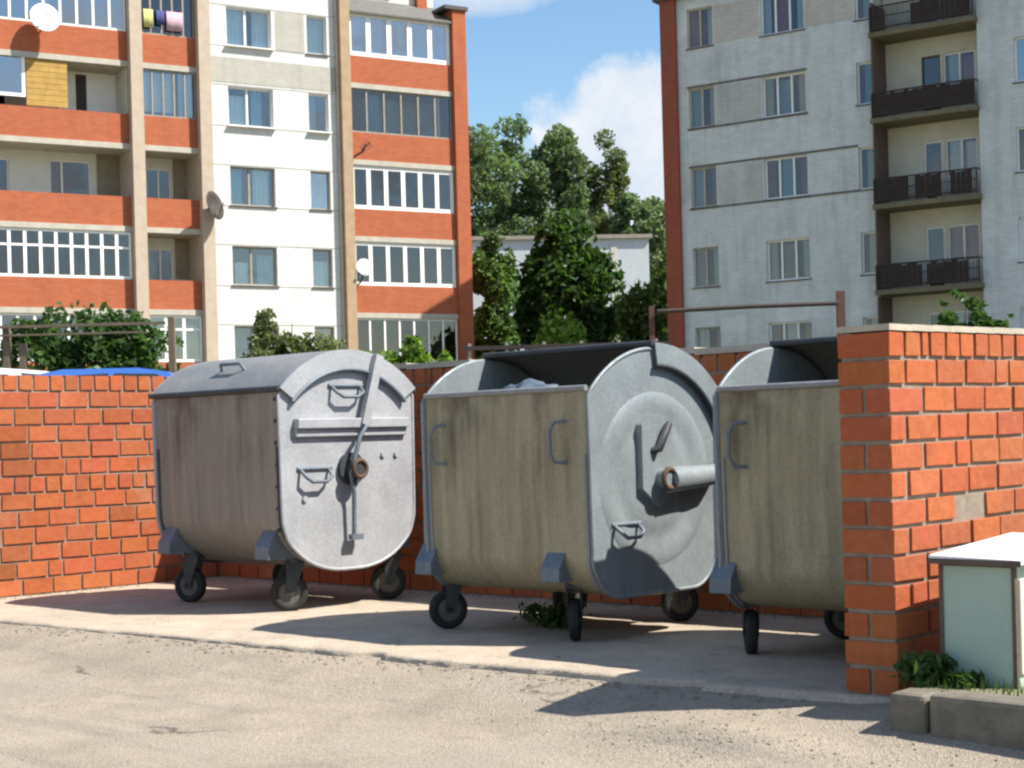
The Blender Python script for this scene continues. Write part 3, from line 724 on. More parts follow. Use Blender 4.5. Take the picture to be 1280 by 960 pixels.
def round_blobs(w, h0, h1, k, seed):
    rd = random.Random(seed); out = []; cz = (h0 + h1) / 2; hz = (h1 - h0) / 2
    for i in range(k):
        z = rd.uniform(-.75, .8); rad = math.sqrt(1 - (z * .85) ** 2) * w * rd.uniform(.25, .72); a = i * 2.4 + rd.random()
        q = w * rd.uniform(.30, .46); out.append((math.cos(a) * rad, math.sin(a) * rad, cz + z * hz * .92, q, q, q * rd.uniform(.7, .95)))
    return out + [(0, 0, cz, w * .6, w * .6, hz * .7), (0, 0, h1 - w * .3, w * .36, w * .36, w * .34)]
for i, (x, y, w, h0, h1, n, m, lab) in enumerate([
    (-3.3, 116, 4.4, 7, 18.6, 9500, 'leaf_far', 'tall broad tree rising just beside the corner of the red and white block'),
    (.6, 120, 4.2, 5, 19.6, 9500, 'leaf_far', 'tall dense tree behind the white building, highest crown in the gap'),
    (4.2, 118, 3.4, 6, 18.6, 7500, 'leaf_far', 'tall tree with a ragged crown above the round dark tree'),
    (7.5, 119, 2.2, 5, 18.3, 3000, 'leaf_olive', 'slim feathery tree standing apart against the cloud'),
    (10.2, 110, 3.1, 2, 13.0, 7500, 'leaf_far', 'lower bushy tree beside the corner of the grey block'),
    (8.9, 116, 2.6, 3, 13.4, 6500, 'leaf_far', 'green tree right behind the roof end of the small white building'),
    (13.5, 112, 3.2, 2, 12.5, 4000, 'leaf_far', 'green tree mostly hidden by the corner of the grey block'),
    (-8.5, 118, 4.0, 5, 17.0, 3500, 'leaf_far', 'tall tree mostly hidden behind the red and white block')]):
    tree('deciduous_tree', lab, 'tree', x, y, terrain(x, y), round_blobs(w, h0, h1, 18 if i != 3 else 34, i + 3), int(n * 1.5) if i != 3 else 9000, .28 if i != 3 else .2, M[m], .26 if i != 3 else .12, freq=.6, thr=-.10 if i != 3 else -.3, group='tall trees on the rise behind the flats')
gy = terrain(0, 70)
tree('maple_tree', 'round dark green tree standing in front of the small white building', 'tree', 2.6, 70, gy,
     [(0, 0, 8.5, 1.3, 1.3, 1.6), (-.9, .1, 6.9, 1.45, 1.4, 1.6), (1.0, -.2, 7.0, 1.5, 1.4, 1.5), (-1.2, 0, 5.0, 1.35, 1.3, 1.3), (1.25, .2, 5.2, 1.4, 1.3, 1.4), (0, -.5, 5.6, 1.7, 1.4, 2.1), (-.2, .4, 3.9, 1.8, 1.4, 1.2), (1.0, 0, 3.6, 1.3, 1.2, 1.0), (-.5, -.3, 9.1, .8, .8, .9), (0, -.2, 6.4, 2.1, 1.6, 2.4), (-1.5, -.2, 5.9, .8, .8, .9), (1.7, -.2, 6.1, .7, .7, .9)],
     17000, .25, M['leaf_dark'], .22, freq=.9, thr=-.14, limbs=10)
tree('linden_tree', 'bushy green tree at the foot of the brick corner, left of the dark round tree', 'tree', -.75, 68, gy, auto_blobs(1.75, 1.0, 8.4, 11, 21), 9500, .22, M['leaf_mid'], .14, freq=.9, thr=-.1)
tree('hazel_bush', 'mid green bush under the right side of the round dark tree', 'bush', 5.3, 66, gy, auto_blobs(1.9, .4, 5.4, 9, 31), 6500, .22, M['leaf_mid'], .1, freq=.9)
tree('hazel_bush', 'yellow-green bush below the round dark tree behind the low railing', 'bush', 1.6, 58, gy, auto_blobs(2.0, .3, 4.2, 8, 33), 5500, .2, M['leaf_light'], .1, freq=.9)
tree('linden_tree', 'green tree between the white building and the brown brick corner', 'tree', 8.2, 80, terrain(8, 80), auto_blobs(1.5, 1.5, 9.3, 8, 41), 5000, .28, M['leaf_mid'], .15, freq=.8)
# shrubs nearer the enclosure
zy = terrain(0, 26)
tree('climbing_shrub', 'wide dark green shrub grown through the pipe frame, far left', 'bush', -6.75, 26.2, zy,
     [(-.95, 0, 1.3, .85, .5, 1.0), (0, 0, 1.4, .85, .5, 1.05), (.8, .1, 1.3, .8, .5, 1.0), (-.3, 0, 2.25, .7, .4, .5), (.5, 0, 2.1, .55, .4, .45), (-1.1, 0, 2.05, .45, .3, .45), (1.1, 0, 1.0, .5, .4, .8)], 11000, .09, M['leaf_dark'], .06, freq=2., thr=-.15)
tree('lilac_bush', 'olive bush in front of the white wall panel of the left block', 'bush', -4.2, 31, zy,
     [(-.4, 0, 2.05, .5, .4, .6), (.3, 0, 1.95, .65, .4, .5), (-.55, 0, 1.4, .65, .5, .8), (.5, 0, 1.4, .75, .5, .8), (-.5, 0, 2.6, .25, .2, .35), (.85, 0, 1.85, .4, .3, .45), (0, 0, 1.6, .8, .5, .8)], 8000, .085, M['leaf_olive'], .05, freq=2.2, thr=-.22)
tree('young_bush', 'bright yellow-green bush rising behind the brick wall between the first two containers', 'bush', -1.15, 18.2, terrain(0, 18.2),
     [(-.25, 0, 1.05, .2, .2, .35), (.1, 0, .95, .3, .25, .4), (.35, 0, 1.1, .2, .2, .3), (-.3, 0, .8, .3, .3, .4), (.3, 0, .75, .3, .25, .4), (.05, 0, 1.32, .15, .12, .25), (-.42, 0, 1.1, .2, .15, .35), (.2, 0, 1.15, .25, .2, .3)], 4200, .07, M['leaf_light'], .03, freq=3.2, thr=-.18)
tree('rowan_bush', 'dark green bush below the lowest balcony of the grey block', 'bush', 12.0, 42, terrain(12, 42),
     [(0, 0, 3.1, .75, .6, .5), (-.55, 0, 2.6, .6, .5, .5), (.65, 0, 2.7, .6, .5, .45), (.1, 0, 2.0, 1.0, .7, .8), (-.3, 0, 3.5, .35, .3, .3), (.9, .1, 3.15, .35, .3, .2)], 3600, .16, M['leaf_dark'], .07, freq=1.4, thr=-.02)

def weed(u, v, z, r, h, n, m, label, group=None):
    root = empty('weed', uv(u, v, z), random.random() * 6, label, 'weed', group)
    st = MB(); C = []
    for i in range(max(5, n // 14)):
        a = random.random() * 6.28; d = Vector((math.cos(a), math.sin(a), 0)) * r * random.uniform(.2, 1); p1 = d + Vector((0, 0, h * random.uniform(.5, 1)))
        st.tube([(d.x * .15, d.y * .15, -.02), d * .5 + Vector((0, 0, h * .5)), p1], .004, 5, True, [.005, .004, .002])
        for _ in range(14): C.append(d * random.uniform(.3, 1.05) + Vector((random.gauss(0, r * .14), random.gauss(0, r * .14), h * random.uniform(.1, 1))))
    st.build('stem', M['grass'], root); leaf_mesh('leaves', m, root, C, .026, .6, elong=2.2)
    return root
weed(-3.21, 5.62, .085, .11, .11, 420, M['leaf_dark'], 'dark green weed clump between the brick pier and the green cabinet')
weed(-3.04, 5.62, .085, .06, .05, 150, M['leaf_dark'], 'small weed tuft at the foot of the green cabinet')
weed(-6.25, 6.75, 0, .28, .13, 300, M['leaf_dark'], 'weeds growing under the middle container')

def grass():
    b = MB()
    for _ in range(2600):
        u = random.uniform(-3.3, -1.5); v = random.uniform(5.51, 6.1) if random.random() < .8 else random.uniform(5.5, 8)
        if -3.19 < u < -2.2 and v > 5.70 and v < 6.35: continue
        a = random.random() * 6.28; h = random.uniform(.02, .06); w = .003; l = random.uniform(-.02, .02)
        g = random.uniform(.6, 1.3); b.cur = (g, g, g)
        c, s = math.cos(a), math.sin(a)
        b.add([(u - w * c, v - w * s, .083), (u + w * c, v + w * s, .083), (u + l * s, v - l * c, .083 + h)], [(0, 1, 2)])
    tag(b.build('grass', M['grass'], rot=-AU), 'short grass on the verge behind the kerb', 'grass', kind='stuff')
grass()

# ------------------------------------------------------------------ green utility cabinet
def cabinet():
    root = empty('utility_cabinet', uv(-3.175, 5.70, .085), -AU, 'pale green metal cabinet with a white sheet roof, behind the kerb on the right', 'utility cabinet')
    w, d, h = .305, .62, .475
    b = MB(); b.box(0, w, 0, d, -.05, h); b.build('cabinet_body', M['cab_side'], root, bevel=.006)
    b = MB()
    for x in (0, w): b.box(x - .008, x + .008, -.006, .012, -.05, h)
    b.box(0, w, -.005, .01, h - .015, h + .002); b.build('corner_trim', M['cab_trim'], root)
    b = MB(); b.box(w - .004, w + .012, .03, d - .03, .05, h - .06); dr = b.build('door', M['cab_lit_end'], root, bevel=.004)
    b = MB(); b.box(w + .012, w + .03, d - .1, d - .07, .22, .29); b.build('handle', M['steel_dark'], dr, bevel=.004)
    b = MB(); b.add([(-.03, -.04, h + .012), (w + .05, -.04, h + .0), (w + .05, d + .04, h + .045), (-.03, d + .04, h + .055),
                     (-.03, -.04, h + .028), (w + .05, -.04, h + .018), (w + .05, d + .04, h + .063), (-.03, d + .04, h + .073)],
                    [(0, 3, 2, 1), (4, 5, 6, 7), (0, 1, 5, 4), (1, 2, 6, 5), (2, 3, 7, 6), (3, 0, 4, 7)])
    rf = b.build('roof', M['cab_roof'], root)
    b = MB(); b.box(-.031, w + .051, -.043, -.038, h - .006, h + .016); b.build('roof_edge', M['cab_trim'], rf)
cabinet()

# ------------------------------------------------------------------ apartment buildings
def wall_holes(b, x0, x1, z0, z1, holes, y=0., depth=.22, rev=True):
    xs = sorted({x0, x1, *[a for h in holes for a in (h[0], h[1])]}); zs = sorted({z0, z1, *[a for h in holes for a in (h[2], h[3])]})
    xs = [a for a in xs if x0 <= a <= x1]; zs = [a for a in zs if z0 <= a <= z1]
    for i in range(len(xs) - 1):
        for j in range(len(zs) - 1):
            cx, cz = (xs[i] + xs[i + 1]) / 2, (zs[j] + zs[j + 1]) / 2
            if any(h[0] < cx < h[1] and h[2] < cz < h[3] for h in holes): continue
            b.quad((xs[i], y, zs[j]), (xs[i + 1], y, zs[j]), (xs[i + 1], y, zs[j + 1]), (xs[i], y, zs[j + 1]))
    if rev:
        for a0, a1, c0, c1 in holes:
            b.quad((a0, y, c0), (a0, y, c1), (a0, y + depth, c1), (a0, y + depth, c0)); b.quad((a1, y, c0), (a1, y + depth, c0), (a1, y + depth, c1), (a1, y, c1))
            b.quad((a0, y, c0), (a0, y + depth, c0), (a1, y + depth, c0), (a1, y, c0)); b.quad((a0, y, c1), (a1, y, c1), (a1, y + depth, c1), (a0, y + depth, c1))

def window(root, x0, x1, z0, z1, y, mull, frame='white', pane='glass', curtains=(), transom=None, fw=.055, sill=None, name='window', back=None):
    b = MB(); d = .05
    b.box(x0, x1, y, y + d, z0, z0 + fw); b.box(x0, x1, y, y + d, z1 - fw, z1)
    b.box(x0, x0 + fw, y, y + d, z0 + fw, z1 - fw); b.box(x1 - fw, x1, y, y + d, z0 + fw, z1 - fw)
    for m_ in mull: mx = x0 + (x1 - x0) * m_; b.box(mx - fw * .6, mx + fw * .6, y - .004, y + d, z0 + fw, z1 - fw)
    if transom:
        tz = z0 + (z1 - z0) * transom; b.box(x0 + fw, x1 - fw, y + .004, y + d, tz - fw * .4, tz + fw * .4)
    w = b.build(name, M[frame], root)
    b = MB(); b.quad((x0 + .01, y + .03, z0 + .01), (x1 - .01, y + .03, z0 + .01), (x1 - .01, y + .03, z1 - .01), (x0 + .01, y + .03, z1 - .01)); b.build('pane', M[pane], w)
    for (f0, f1, g0, g1, m_) in curtains:
        b = MB(); a0, a1 = x0 + (x1 - x0) * f0, x0 + (x1 - x0) * f1; c0, c1 = z0 + (z1 - z0) * g0, z0 + (z1 - z0) * g1
        n = max(8, int((a1 - a0) / .035)); ph = random.random() * 6
        vs = []
        for i in range(n + 1): 
            xx = a0 + (a1 - a0) * i / n; yy = y + .13 + .03 * math.sin(xx * 38 + ph) + .012 * math.sin(xx * 91)
            vs += [(xx, yy, c0), (xx, yy - .004, c1)]
        b.add(vs, [(2 * i, 2 * i + 2, 2 * i + 3, 2 * i + 1) for i in range(n)], True); b.build('curtain', M[m_], w)
    if sill:
        b = MB(); b.box(x0 - .06, x1 + .06, y - sill, y + .03, z0 - .05, z0 - .012); b.build('sill', M['cap_metal' if sill < .27 else 'white'], w)
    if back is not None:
        b = MB(); b.quad((x0 - .1, y + back, z0 - .1), (x1 + .1, y + back, z0 - .1), (x1 + .1, y + back, z1 + .1), (x0 - .1, y + back, z1 + .1)); b.build('dark_room_sheet', M['dark'], w)  # dark sheet coloured as the unlit space behind the glass
    return w

BLD_G = 'apartment blocks'
def left_building():
    A = R(30)
    rt = empty('apartment_building', (-6.119, 58., 0), A, 'sunlit apartment block with red brick loggia bands and a white panel strip', 'apartment building', BLD_G)
    F = 2.8; ZT = 20.35; DB = 1.35
    rows = range(-1, 5)
    # white wall strip with windows
    wide = [(-4.03, -2.36, 6.65 + F * k, 8.02 + F * k) for k in rows]; nar = [(-1.0, -.23, 6.65 + F * k, 8.02 + F * k) for k in rows]
    b = MB(); wall_holes(b, -4.74, .17, -.5, ZT, wide + nar); wl = b.build('wall', M['silicate'], rt)
    b = MB()
    for k in (2, 3): b.box(-4.70, .13, -.012, -.002, 8.02 + F * k + .12 - (0 if k == 3 else 0), 8.02 + F * k + 1.0) if k == 2 else None
    b.box(-2.2, -1.1, -.012, -.002, 6.65 + F * 3, 8.02 + F * 3); b.build('wall_panel', M['panel_warm'], rt)
    b = MB()                                        # strips coloured as joint shadows between the courses of panels
    for k in rows:
        for zz in (6.62 + F * k, 8.06 + F * k): b = MB(); b.box(-4.72, .15, -.010, .0, zz - .012, zz + .012); b.build('course_line', M['panel_warm'], rt)
    cw = {3: [('glass_clear', [(.0, .5, 0, 1, 'c_white'), (.62, 1, 0, 1, 'c_white')]), ('glass_clear', [(0, 1, 0, 1, 'c_white')])],
          2: [('glass_clear', [(.05, .45, 0, .8, 'c_white'), (.55, .8, 0, 1, 'c_blue')]), ('glass', [(0, .5, 0, 1, 'c_white')])],
          1: [('glass_clear', [(0, .3, 0, 1, 'c_blue'), (.55, .9, 0, 1, 'c_white')]), ('glass_blue', [(0, 1, 0, 1, 'c_blue')])],
          0: [('glass_clear', [(.1, .4, 0, .6, 'c_white'), (.6, .95, 0, .8, 'c_blue')]), ('glass_clear', [(.1, .9, 0, .7, 'c_white')])],
          -1: [('glass', [(.0, .4, 0, 1, 'c_white')]), ('glass', [])], 4: [('glass', [(0, 1, 0, 1, 'c_white')]), ('glass', [])]}
    for k in rows:
        p, cu = cw[k][0]; window(rt, *wide[k + 1], .14, (.44,), frame='white' if k > 1 else 'greyframe', fw=.06, pane=p, curtains=cu, sill=.2 if k < 2 else .29, back=.6)
        p, cu = cw[k][1]; window(rt, *nar[k + 1], .14, (), frame='white' if k > 1 else 'greyframe', pane=p, curtains=cu, sill=.2 if k != 2 else .29, back=.6)
    # loggia sections A (left), B and the glazed bay E
    secs = {'A': (-14.2, -7.57), 'B': (-7.15, -5.17), 'E': (.55, 4.85)}
    for nm, (x0, x1) in secs.items():
        for k in range(-1, 5):
            if nm == 'E' and k > 3: continue
            zb = 5.75 + F * k
            b = MB(); b.box(x0, x1, 0, .13, zb, zb + 1.0); b.build('parapet', M['facade_red'], rt)
            b = MB(); b.box(x0, x1, -.04, DB, zb - .19, zb - .004); b.build('balcony_slab', M['slab'], rt)
        holes = []
        if nm in 'AB':
            for k in range(-1, 4):
                z0 = 6.75 + F * k + .1
                if nm == 'A': holes += [(-12.2, -11.3, z0, z0 + 1.2), (-9.95, -8.55, z0, z0 + 1.25), (-13.9, -12.8, z0, z0 + 1.2)]
                else: holes += [(-6.62, -5.72, z0, z0 + 1.15)]
        b = MB(); wall_holes(b, x0, x1, -.5, ZT, holes, y=DB, depth=.15); b.build('loggia_wall', M['loggia'], rt)
        for (h0, h1, c0, c1) in holes:
            window(rt, h0, h1, c0, c1, DB + .08, (.3,) if h1 - h0 > 1.2 else (.5,), pane='glass_dark', back=.5, curtains=[(.0, .25, 0, 1, 'c_white')] if random.random() < .5 else ())
    Z = lambda k: (6.755 + F * k, 8.35 + F * k)
    # glazed loggias
    def glaze(x0, x1, k, n, **kw): window(rt, x0, x1, Z(k)[0], Z(k)[1], .03, [i / n for i in range(1, n)], name='loggia_glazing', **kw)
    glaze(-14.2, -7.6, 0, 13, transom=.66, pane='glass_dark', fw=.09, curtains=[(.70, .745, 0, .35, 'c_pink')])
    glaze(-14.2, -7.6, 3, 12, pane='glass_blue', fw=.07, curtains=[(.5, .62, 0, 1, 'c_white'), (.8, .9, 0, 1, 'c_blue')])
    glaze(-14.2, -7.6, -1, 12, pane='glass', fw=.07)
    glaze(-7.12, -5.2, 2, 5, pane='glass_clear', frame='greyframe', fw=.045, curtains=[(0, .62, .1, .95, 'c_white'), (.7, .95, .05, 1, 'c_white')])
    glaze(-7.12, -5.2, 3, 5, pane='glass_dark', frame='greyframe', fw=.05)
    glaze(-7.12, -5.2, -1, 3, pane='glass', fw=.09, transom=.7, curtains=[(0, .5, 0, 1, 'c_white'), (.6, 1, 0, .8, 'c_white')])
    glaze(.6, 4.82, 3, 5, pane='glass_blue', fw=.16, curtains=[(0, .18, .45, 1, 'c_white'), (.22, .36, 0, 1, 'c_white')])
    glaze(.6, 4.82, 2, 6, pane='glass_shade', frame='greyframe', fw=.05, curtains=[(.15, .30, 0, .9, 'c_blue'), (.33, .44, .0, .8, 'c_grey'), (.62, .7, 0, .7, 'c_grey'), (.86, .9, 0, 1, 'c_cream')])
    glaze(.6, 4.82, 1, 6, pane='glass_dark', fw=.14, curtains=[(.85, 1, 0, 1, 'c_red'), (.2, .3, 0, 1, 'c_cream')])
    glaze(.6, 4.82, 0, 6, pane='glass_dark', fw=.13, curtains=[(.66, .98, 0, .95, 'c_pink'), (0, .13, .5, 1, 'c_pink'), (.52, .62, .5, 1, 'c_tan')])
    glaze(.6, 4.82, -1, 7, pane='glass_dark', fw=.06, transom=None, curtains=[(.3, .5, 0, 1, 'c_white')])
    # ochre cladding and blue-glass window in the third loggia
    window(rt, -13.0, -11.0, 12.66, 14.15, .03, (.5,), pane='glass_blue', fw=.11, curtains=[(0, 1, 0, 1, 'c_navy')], name='loggia_glazing')
    b = MB()
    for i in range(9): b.box(-10.97, -9.62, .03, .09, 12.40 + .19 * i, 12.40 + .19 * i + .18)
    b.build('cladding', M['yellow'], rt)
    b = MB(); b.box(-9.62, -7.6, DB - .03, DB - .01, 12.5, 13.95); b.build('plaster_panel', M['white'], rt)
    b = MB(); b.box(-9.0, -8.64, DB - .05, DB - .03, 12.4, 13.85); b.build('door', M['rail_dark'], rt)
    b = MB(); b.box(-7.60, -7.575, .15, DB - .06, 12.4, 14.1); b.box(-7.2, -7.16, .15, DB, 8.5, 11.3); b.build('loggia_side', M['loggia_y'], rt)
    for x0, x1, z0, z1 in ((-8.35, -7.59, 9.75, 11.2), (-5.66, -5.19, 9.75, 11.2), (-5.66, -5.19, 6.95, 8.4)):
        b = MB(); b.box(x0, x1, DB - .05, DB - .01, z0, z1); b.build('loggia_partition', M['partition'], rt)
    # fins between the sections
    for (x0, x1, m_) in ((-7.57, -7.15, 'fin'), (-5.17, -4.74, 'fin'), (.17, .55, 'fin_tan')):
        b = MB(); b.box(x0, x1, -.32, DB, -.5, ZT - .1); b.build('fin', M[m_], rt)
    b = MB(); b.tube([(.12, -.1, -.5), (.12, -.1, ZT)], .06, 8); b.build('downpipe', M['fin'], rt)
    # brick pier, its cap, sloping canopy over the bay and the taller brick end behind
    b = MB(); b.box(4.86, 5.42, -.18, DB + .3, 1.0, 17.22); b.build('brick_pier', M['facade_red'], rt)
    b = MB(); b.box(4.86, 5.42, -.18, DB + .3, -.5, 4.3 - 3.3); b.build('pier_base', M['facade_dark'], rt)
    b = MB(); b.box(4.5, 5.5, -.26, DB + .35, 17.22, 17.36); b.build('pier_cap', M['cap_metal'], rt)
    b = MB(); b.add([(.5, -.15, 16.70), (4.86, -.15, 16.70), (4.86, DB, 17.6), (.5, DB, 17.6), (.5, -.15, 16.76), (4.86, -.15, 16.76), (4.86, DB, 17.66), (.5, DB, 17.66)],
                    [(0, 3, 2, 1), (4, 5, 6, 7), (0, 1, 5, 4), (1, 2, 6, 5), (2, 3, 7, 6), (3, 0, 4, 7)]); b.build('canopy', M['canopy'], rt)
    b = MB(); b.box(.5, 4.45, DB + .02, 12, 17.5, ZT); b.build('brick_attic', M['facade_dark'], rt)
    b = MB(); b.box(4.05, 4.47, DB - .25, DB + .3, 17.4, ZT + .3); b.build('chimney_stack', M['facade_red'], rt)
    b = MB(); b.box(-30, 5.3, DB + .9, 12, -.5, 17.5); b.box(-30, 4.3, DB + 1.0, 12, 17.5, ZT - .05); b.build('core', M['dim'], rt)
    b = MB(); b.box(5.3, 5.4, DB + .31, 12, -.5, 17.4); b.build('gable_wall', M['facade_red'], rt)
    b = MB(); wall_holes(b, -30, -14.2, -.5, ZT, [(-17 - 4 * i, -15.4 - 4 * i, 6.65 + F * k, 8.02 + F * k) for i in range(4) for k in rows]); b.build('wall', M['silicate'], rt)
    b = MB(); b.box(-30.2, 4.5, -.25, 12.2, ZT, ZT + .2); b.build('roof', M['roof'], rt)
    b = MB()
    for x0, x1 in ((-4.74, -4.74 + .05), (.12, .17)): b.box(x0, x1, .0, DB + .9, -.5, ZT)
    b.build('party_wall', M['silicate'], rt)
    return rt
lb = left_building()
def on_left(s, y, z):
    A = R(30); return (-6.119 + s * math.cos(A) - y * math.sin(A), 58 + s * math.sin(A) + y * math.cos(A), z)

def right_building():
    A = R(-34)
    rt = empty('apartment_building', (6.171, 57., 0), A, 'shaded grey-white brick apartment block with dark iron balconies and a brown brick corner', 'apartment building', BLD_G)
    F = 2.82; ZT = 16.45; rows = range(-1, 4)
    w1 = [(.50, 1.50, 6.18 + F * k, 7.57 + F * k) for k in rows]; w2 = [(3.34, 4.93, 6.18 + F * k, 7.57 + F * k) for k in rows]
    w3 = [(6.76, 7.30, 6.15 + F * k, 7.55 + F * k) for k in rows]; w4 = [(11.97, 13.5, 6.15 + F * k, 7.55 + F * k) for k in rows]; w5 = [(15.5, 17.1, 6.15 + F * k, 7.55 + F * k) for k in rows]
    b = MB(); wall_holes(b, .1, 7.38, -.5, ZT, w1 + w2 + w3, depth=.25); b.build('wall', M['silicate_cool'], rt); b = MB(); wall_holes(b, 10.82, 30, -.5, ZT, w4 + w5, depth=.25); b.build('wall', M['silicate_cool'], rt)
    b = MB(); b.box(-.5, .1, -.16, 12, -.5, ZT); b.build('brick_corner', M['facade_dark'], rt)
    pl = [('c_white', 'c_tan'), ('c_tan', 'c_cream'), ('c_blue', 'c_red'), ('c_blue', 'c_cream'), ('c_red', 'c_white'), ('c_white', 'c_white')]
    rd = random.Random(5)
    for i, k in enumerate(rows):
        a, c = pl[i]
        window(rt, *w1[i], .12, (.48,), frame='slab', pane='glass_shade', curtains=[(0, .42, 0, 1, a), (.72, 1, 0, 1, c)], sill=.16, back=.7)
        window(rt, *w2[i], .12, (.33, .66), pane='glass_shade', curtains=[(.0, .2, 0, 1, c), (.36, .62, 0, .9 if i % 2 else 1, a), (.8, 1, 0, 1, c)], sill=.16, back=.7)
        window(rt, *w3[i], .12, (), pane='glass_shade', curtains=[(.4, 1, 0, 1, 'c_cream' if i < 3 else 'c_blue')], sill=.16, back=.7)
        window(rt, *w4[i], .12, (.5,), pane='glass_blue' if i % 2 else 'glass_shade', curtains=[(0, .3, 0, 1, 'c_blue' if i > 2 else 'c_tan')], sill=.16, back=.7)
        window(rt, *w5[i], .12, (.5,), pane='glass_shade', curtains=[(0, .4, 0, 1, 'c_white')], sill=.16, back=.7)
    for i, k in enumerate(rows):                    # infill panels between the windows of the upper floors
        if k in (1, 2, 3):
            b = MB(); b.box(1.56, 3.28, -.012, .0, 6.22 + F * k, 7.53 + F * k)
            if k == 3: b2 = MB(); b2.box(5.0, 6.70, -.012, .0, 6.22 + F * k, 7.53 + F * k); b2.build('infill_panel', M['panel'], rt)
            b.build('infill_panel', M['panel' if k == 3 else 'panel_pale'], rt)
            for zz in (6.13 + F * k, 7.62 + F * k):
                if k == 3: continue
                b = MB(); b.box(.45, 6.75 if k == 1 else 5.0, -.03, .0, zz - .035, zz + .035); b.build('course_line', M['outline_strip'], rt)  # dark strips edging the window bands above and below
    # balcony bay, set back, with projecting iron balconies
    D = .95
    holes = []
    for k in rows: z0 = 6.42 + F * k - 1.0; holes += [(8.65, 9.28, 5.58 + F * k, 7.62 + F * k), (9.38, 10.45, 6.4 + F * k, 7.62 + F * k)]
    b = MB(); wall_holes(b, 7.38, 10.82, -.5, ZT, holes, y=D, depth=.15)
    b.quad((7.38, 0, -.5), (7.38, D, -.5), (7.38, D, ZT), (7.38, 0, ZT)); b.quad((10.82, 0, -.5), (10.82, 0, ZT), (10.82, D, ZT), (10.82, D, -.5)); b.build('balcony_wall', M['loggia_y'], rt)
    for i, k in enumerate(rows):
        dz = F * k
        window(rt, 8.65, 9.28, 5.58 + dz, 7.62 + dz, D + .06, (), pane='glass_dark', frame='brownframe' if k == 2 else 'white', name='balcony_door', back=.5, curtains=[(.5, 1, .2, .8, 'c_red')] if k == 0 else ())
        window(rt, 9.38, 10.45, 6.4 + dz, 7.62 + dz, D + .06, (.5,), pane='glass_shade', back=.5, curtains=[(.1, .45, 0, 1, 'c_red' if k == 0 else 'c_white'), (.6, .95, 0, .9, 'c_red' if k in (0, 2) else 'c_white')])
        b = MB(); b.box(7.34, 10.86, -.38, D, 5.40 + dz, 5.56 + dz); b.build('balcony_slab', M['slab_dark'], rt)
        r = MB(); y = -.34; z0, z1 = 5.56 + dz, 6.38 + dz
        x0, x1 = 7.40, 10.80
        for zz in (z1, z0 + .12): r.tube([(x0, y, zz), (x1, y, zz)], .028, 6); 
        for xe in (x0, x1): r.tube([(xe, y, z1), (xe, 0, z1)], .025, 6); r.tube([(xe, y, z0), (xe, y, z1)], .03, 6)
        n = 44
        for j in range(1, n): r.tube([(x0 + (x1 - x0) * j / n, y, z0), (x0 + (x1 - x0) * j / n, y, z1)], .014, 5)
        r.tube([(x0, y, z0 + .48), (x1, y, z0 + .48)], .018, 5)
        rl = r.build('balcony_railing', M['rail_dark'], rt)
        spans = {3: [(0, .14), (.4, .98)], 2: [(0, 1)], 1: [(0, .34), (.4, .66), (.75, .95)], 0: [(.0, .45), (.5, .9)], -1: [(0, 1)], 4: [(0, 1)]}[k]
        for f0, f1 in spans:
            pn = MB(); m_ = max(1, int((f1 - f0) * 22))
            for j in range(m_):
                a0 = x0 + (x1 - x0) * (f0 + (f1 - f0) * j / m_); a1 = x0 + (x1 - x0) * (f0 + (f1 - f0) * (j + .93) / m_)
                pn.box(a0, a1, y + .03, y + .05, z0 + .06, z1 - rd.uniform(.0, .08))
            pn.build('railing_boards', M['rail_panel'], rl)
        if k < 4:
            b = MB(); b.box(7.395, 7.44, -.31, D - .02, z0, z0 + (2.62 if k < 3 else 1.0)); b.build('side_screen', M['screen'], rt)
    b = MB(); b.box(-.4, 30, D + .75, 12, -.5, ZT - .05); b.build('core', M['dim'], rt)
    b = MB()
    for a in (7.36, 10.84): b.box(a - .015, a + .015, .02, D + .7, -.5, ZT)
    b.build('party_wall', M['silicate_cool'], rt)
    b = MB(); b.box(-.7, 30.2, -.3, 12.2, ZT, ZT + .2); b.build('roof', M['roof'], rt)
    return rt
right_building()

def far_building():
    rt = empty('low_building', (3.2, 95, terrain(3, 95)), R(6), 'small pale blue-white building half hidden by the round dark tree', 'building')
    w = 5.3; h = 10.6
    holes = [(x, x + .9, z, z + 1.2) for x in (-1.9, -.6, .7) for z in (1.2, 4.0, 6.8)]
    b = MB(); wall_holes(b, -w, w, -1, h, holes, 0, .15); b.build('wall', M['far_wall'], rt)
    b = MB(); b.box(-w, w, .3, 9, -1, h - .02); b.build('core', M['far_wall'], rt)
    b = MB(); b.box(-w - .2, w + .2, -.2, 9.2, h, h + .22); b.build('roof', M['greyframe'], rt)
    b = MB(); b.box(3.0, 3.35, -.04, .02, 0, h - .4); b.build('stair_strip', M['loggia_y'], rt)
    for hh in holes: window(rt, *hh, .08, (.5,), pane='glass', curtains=[(0, 1, 0, 1, 'c_white')])
far_building()

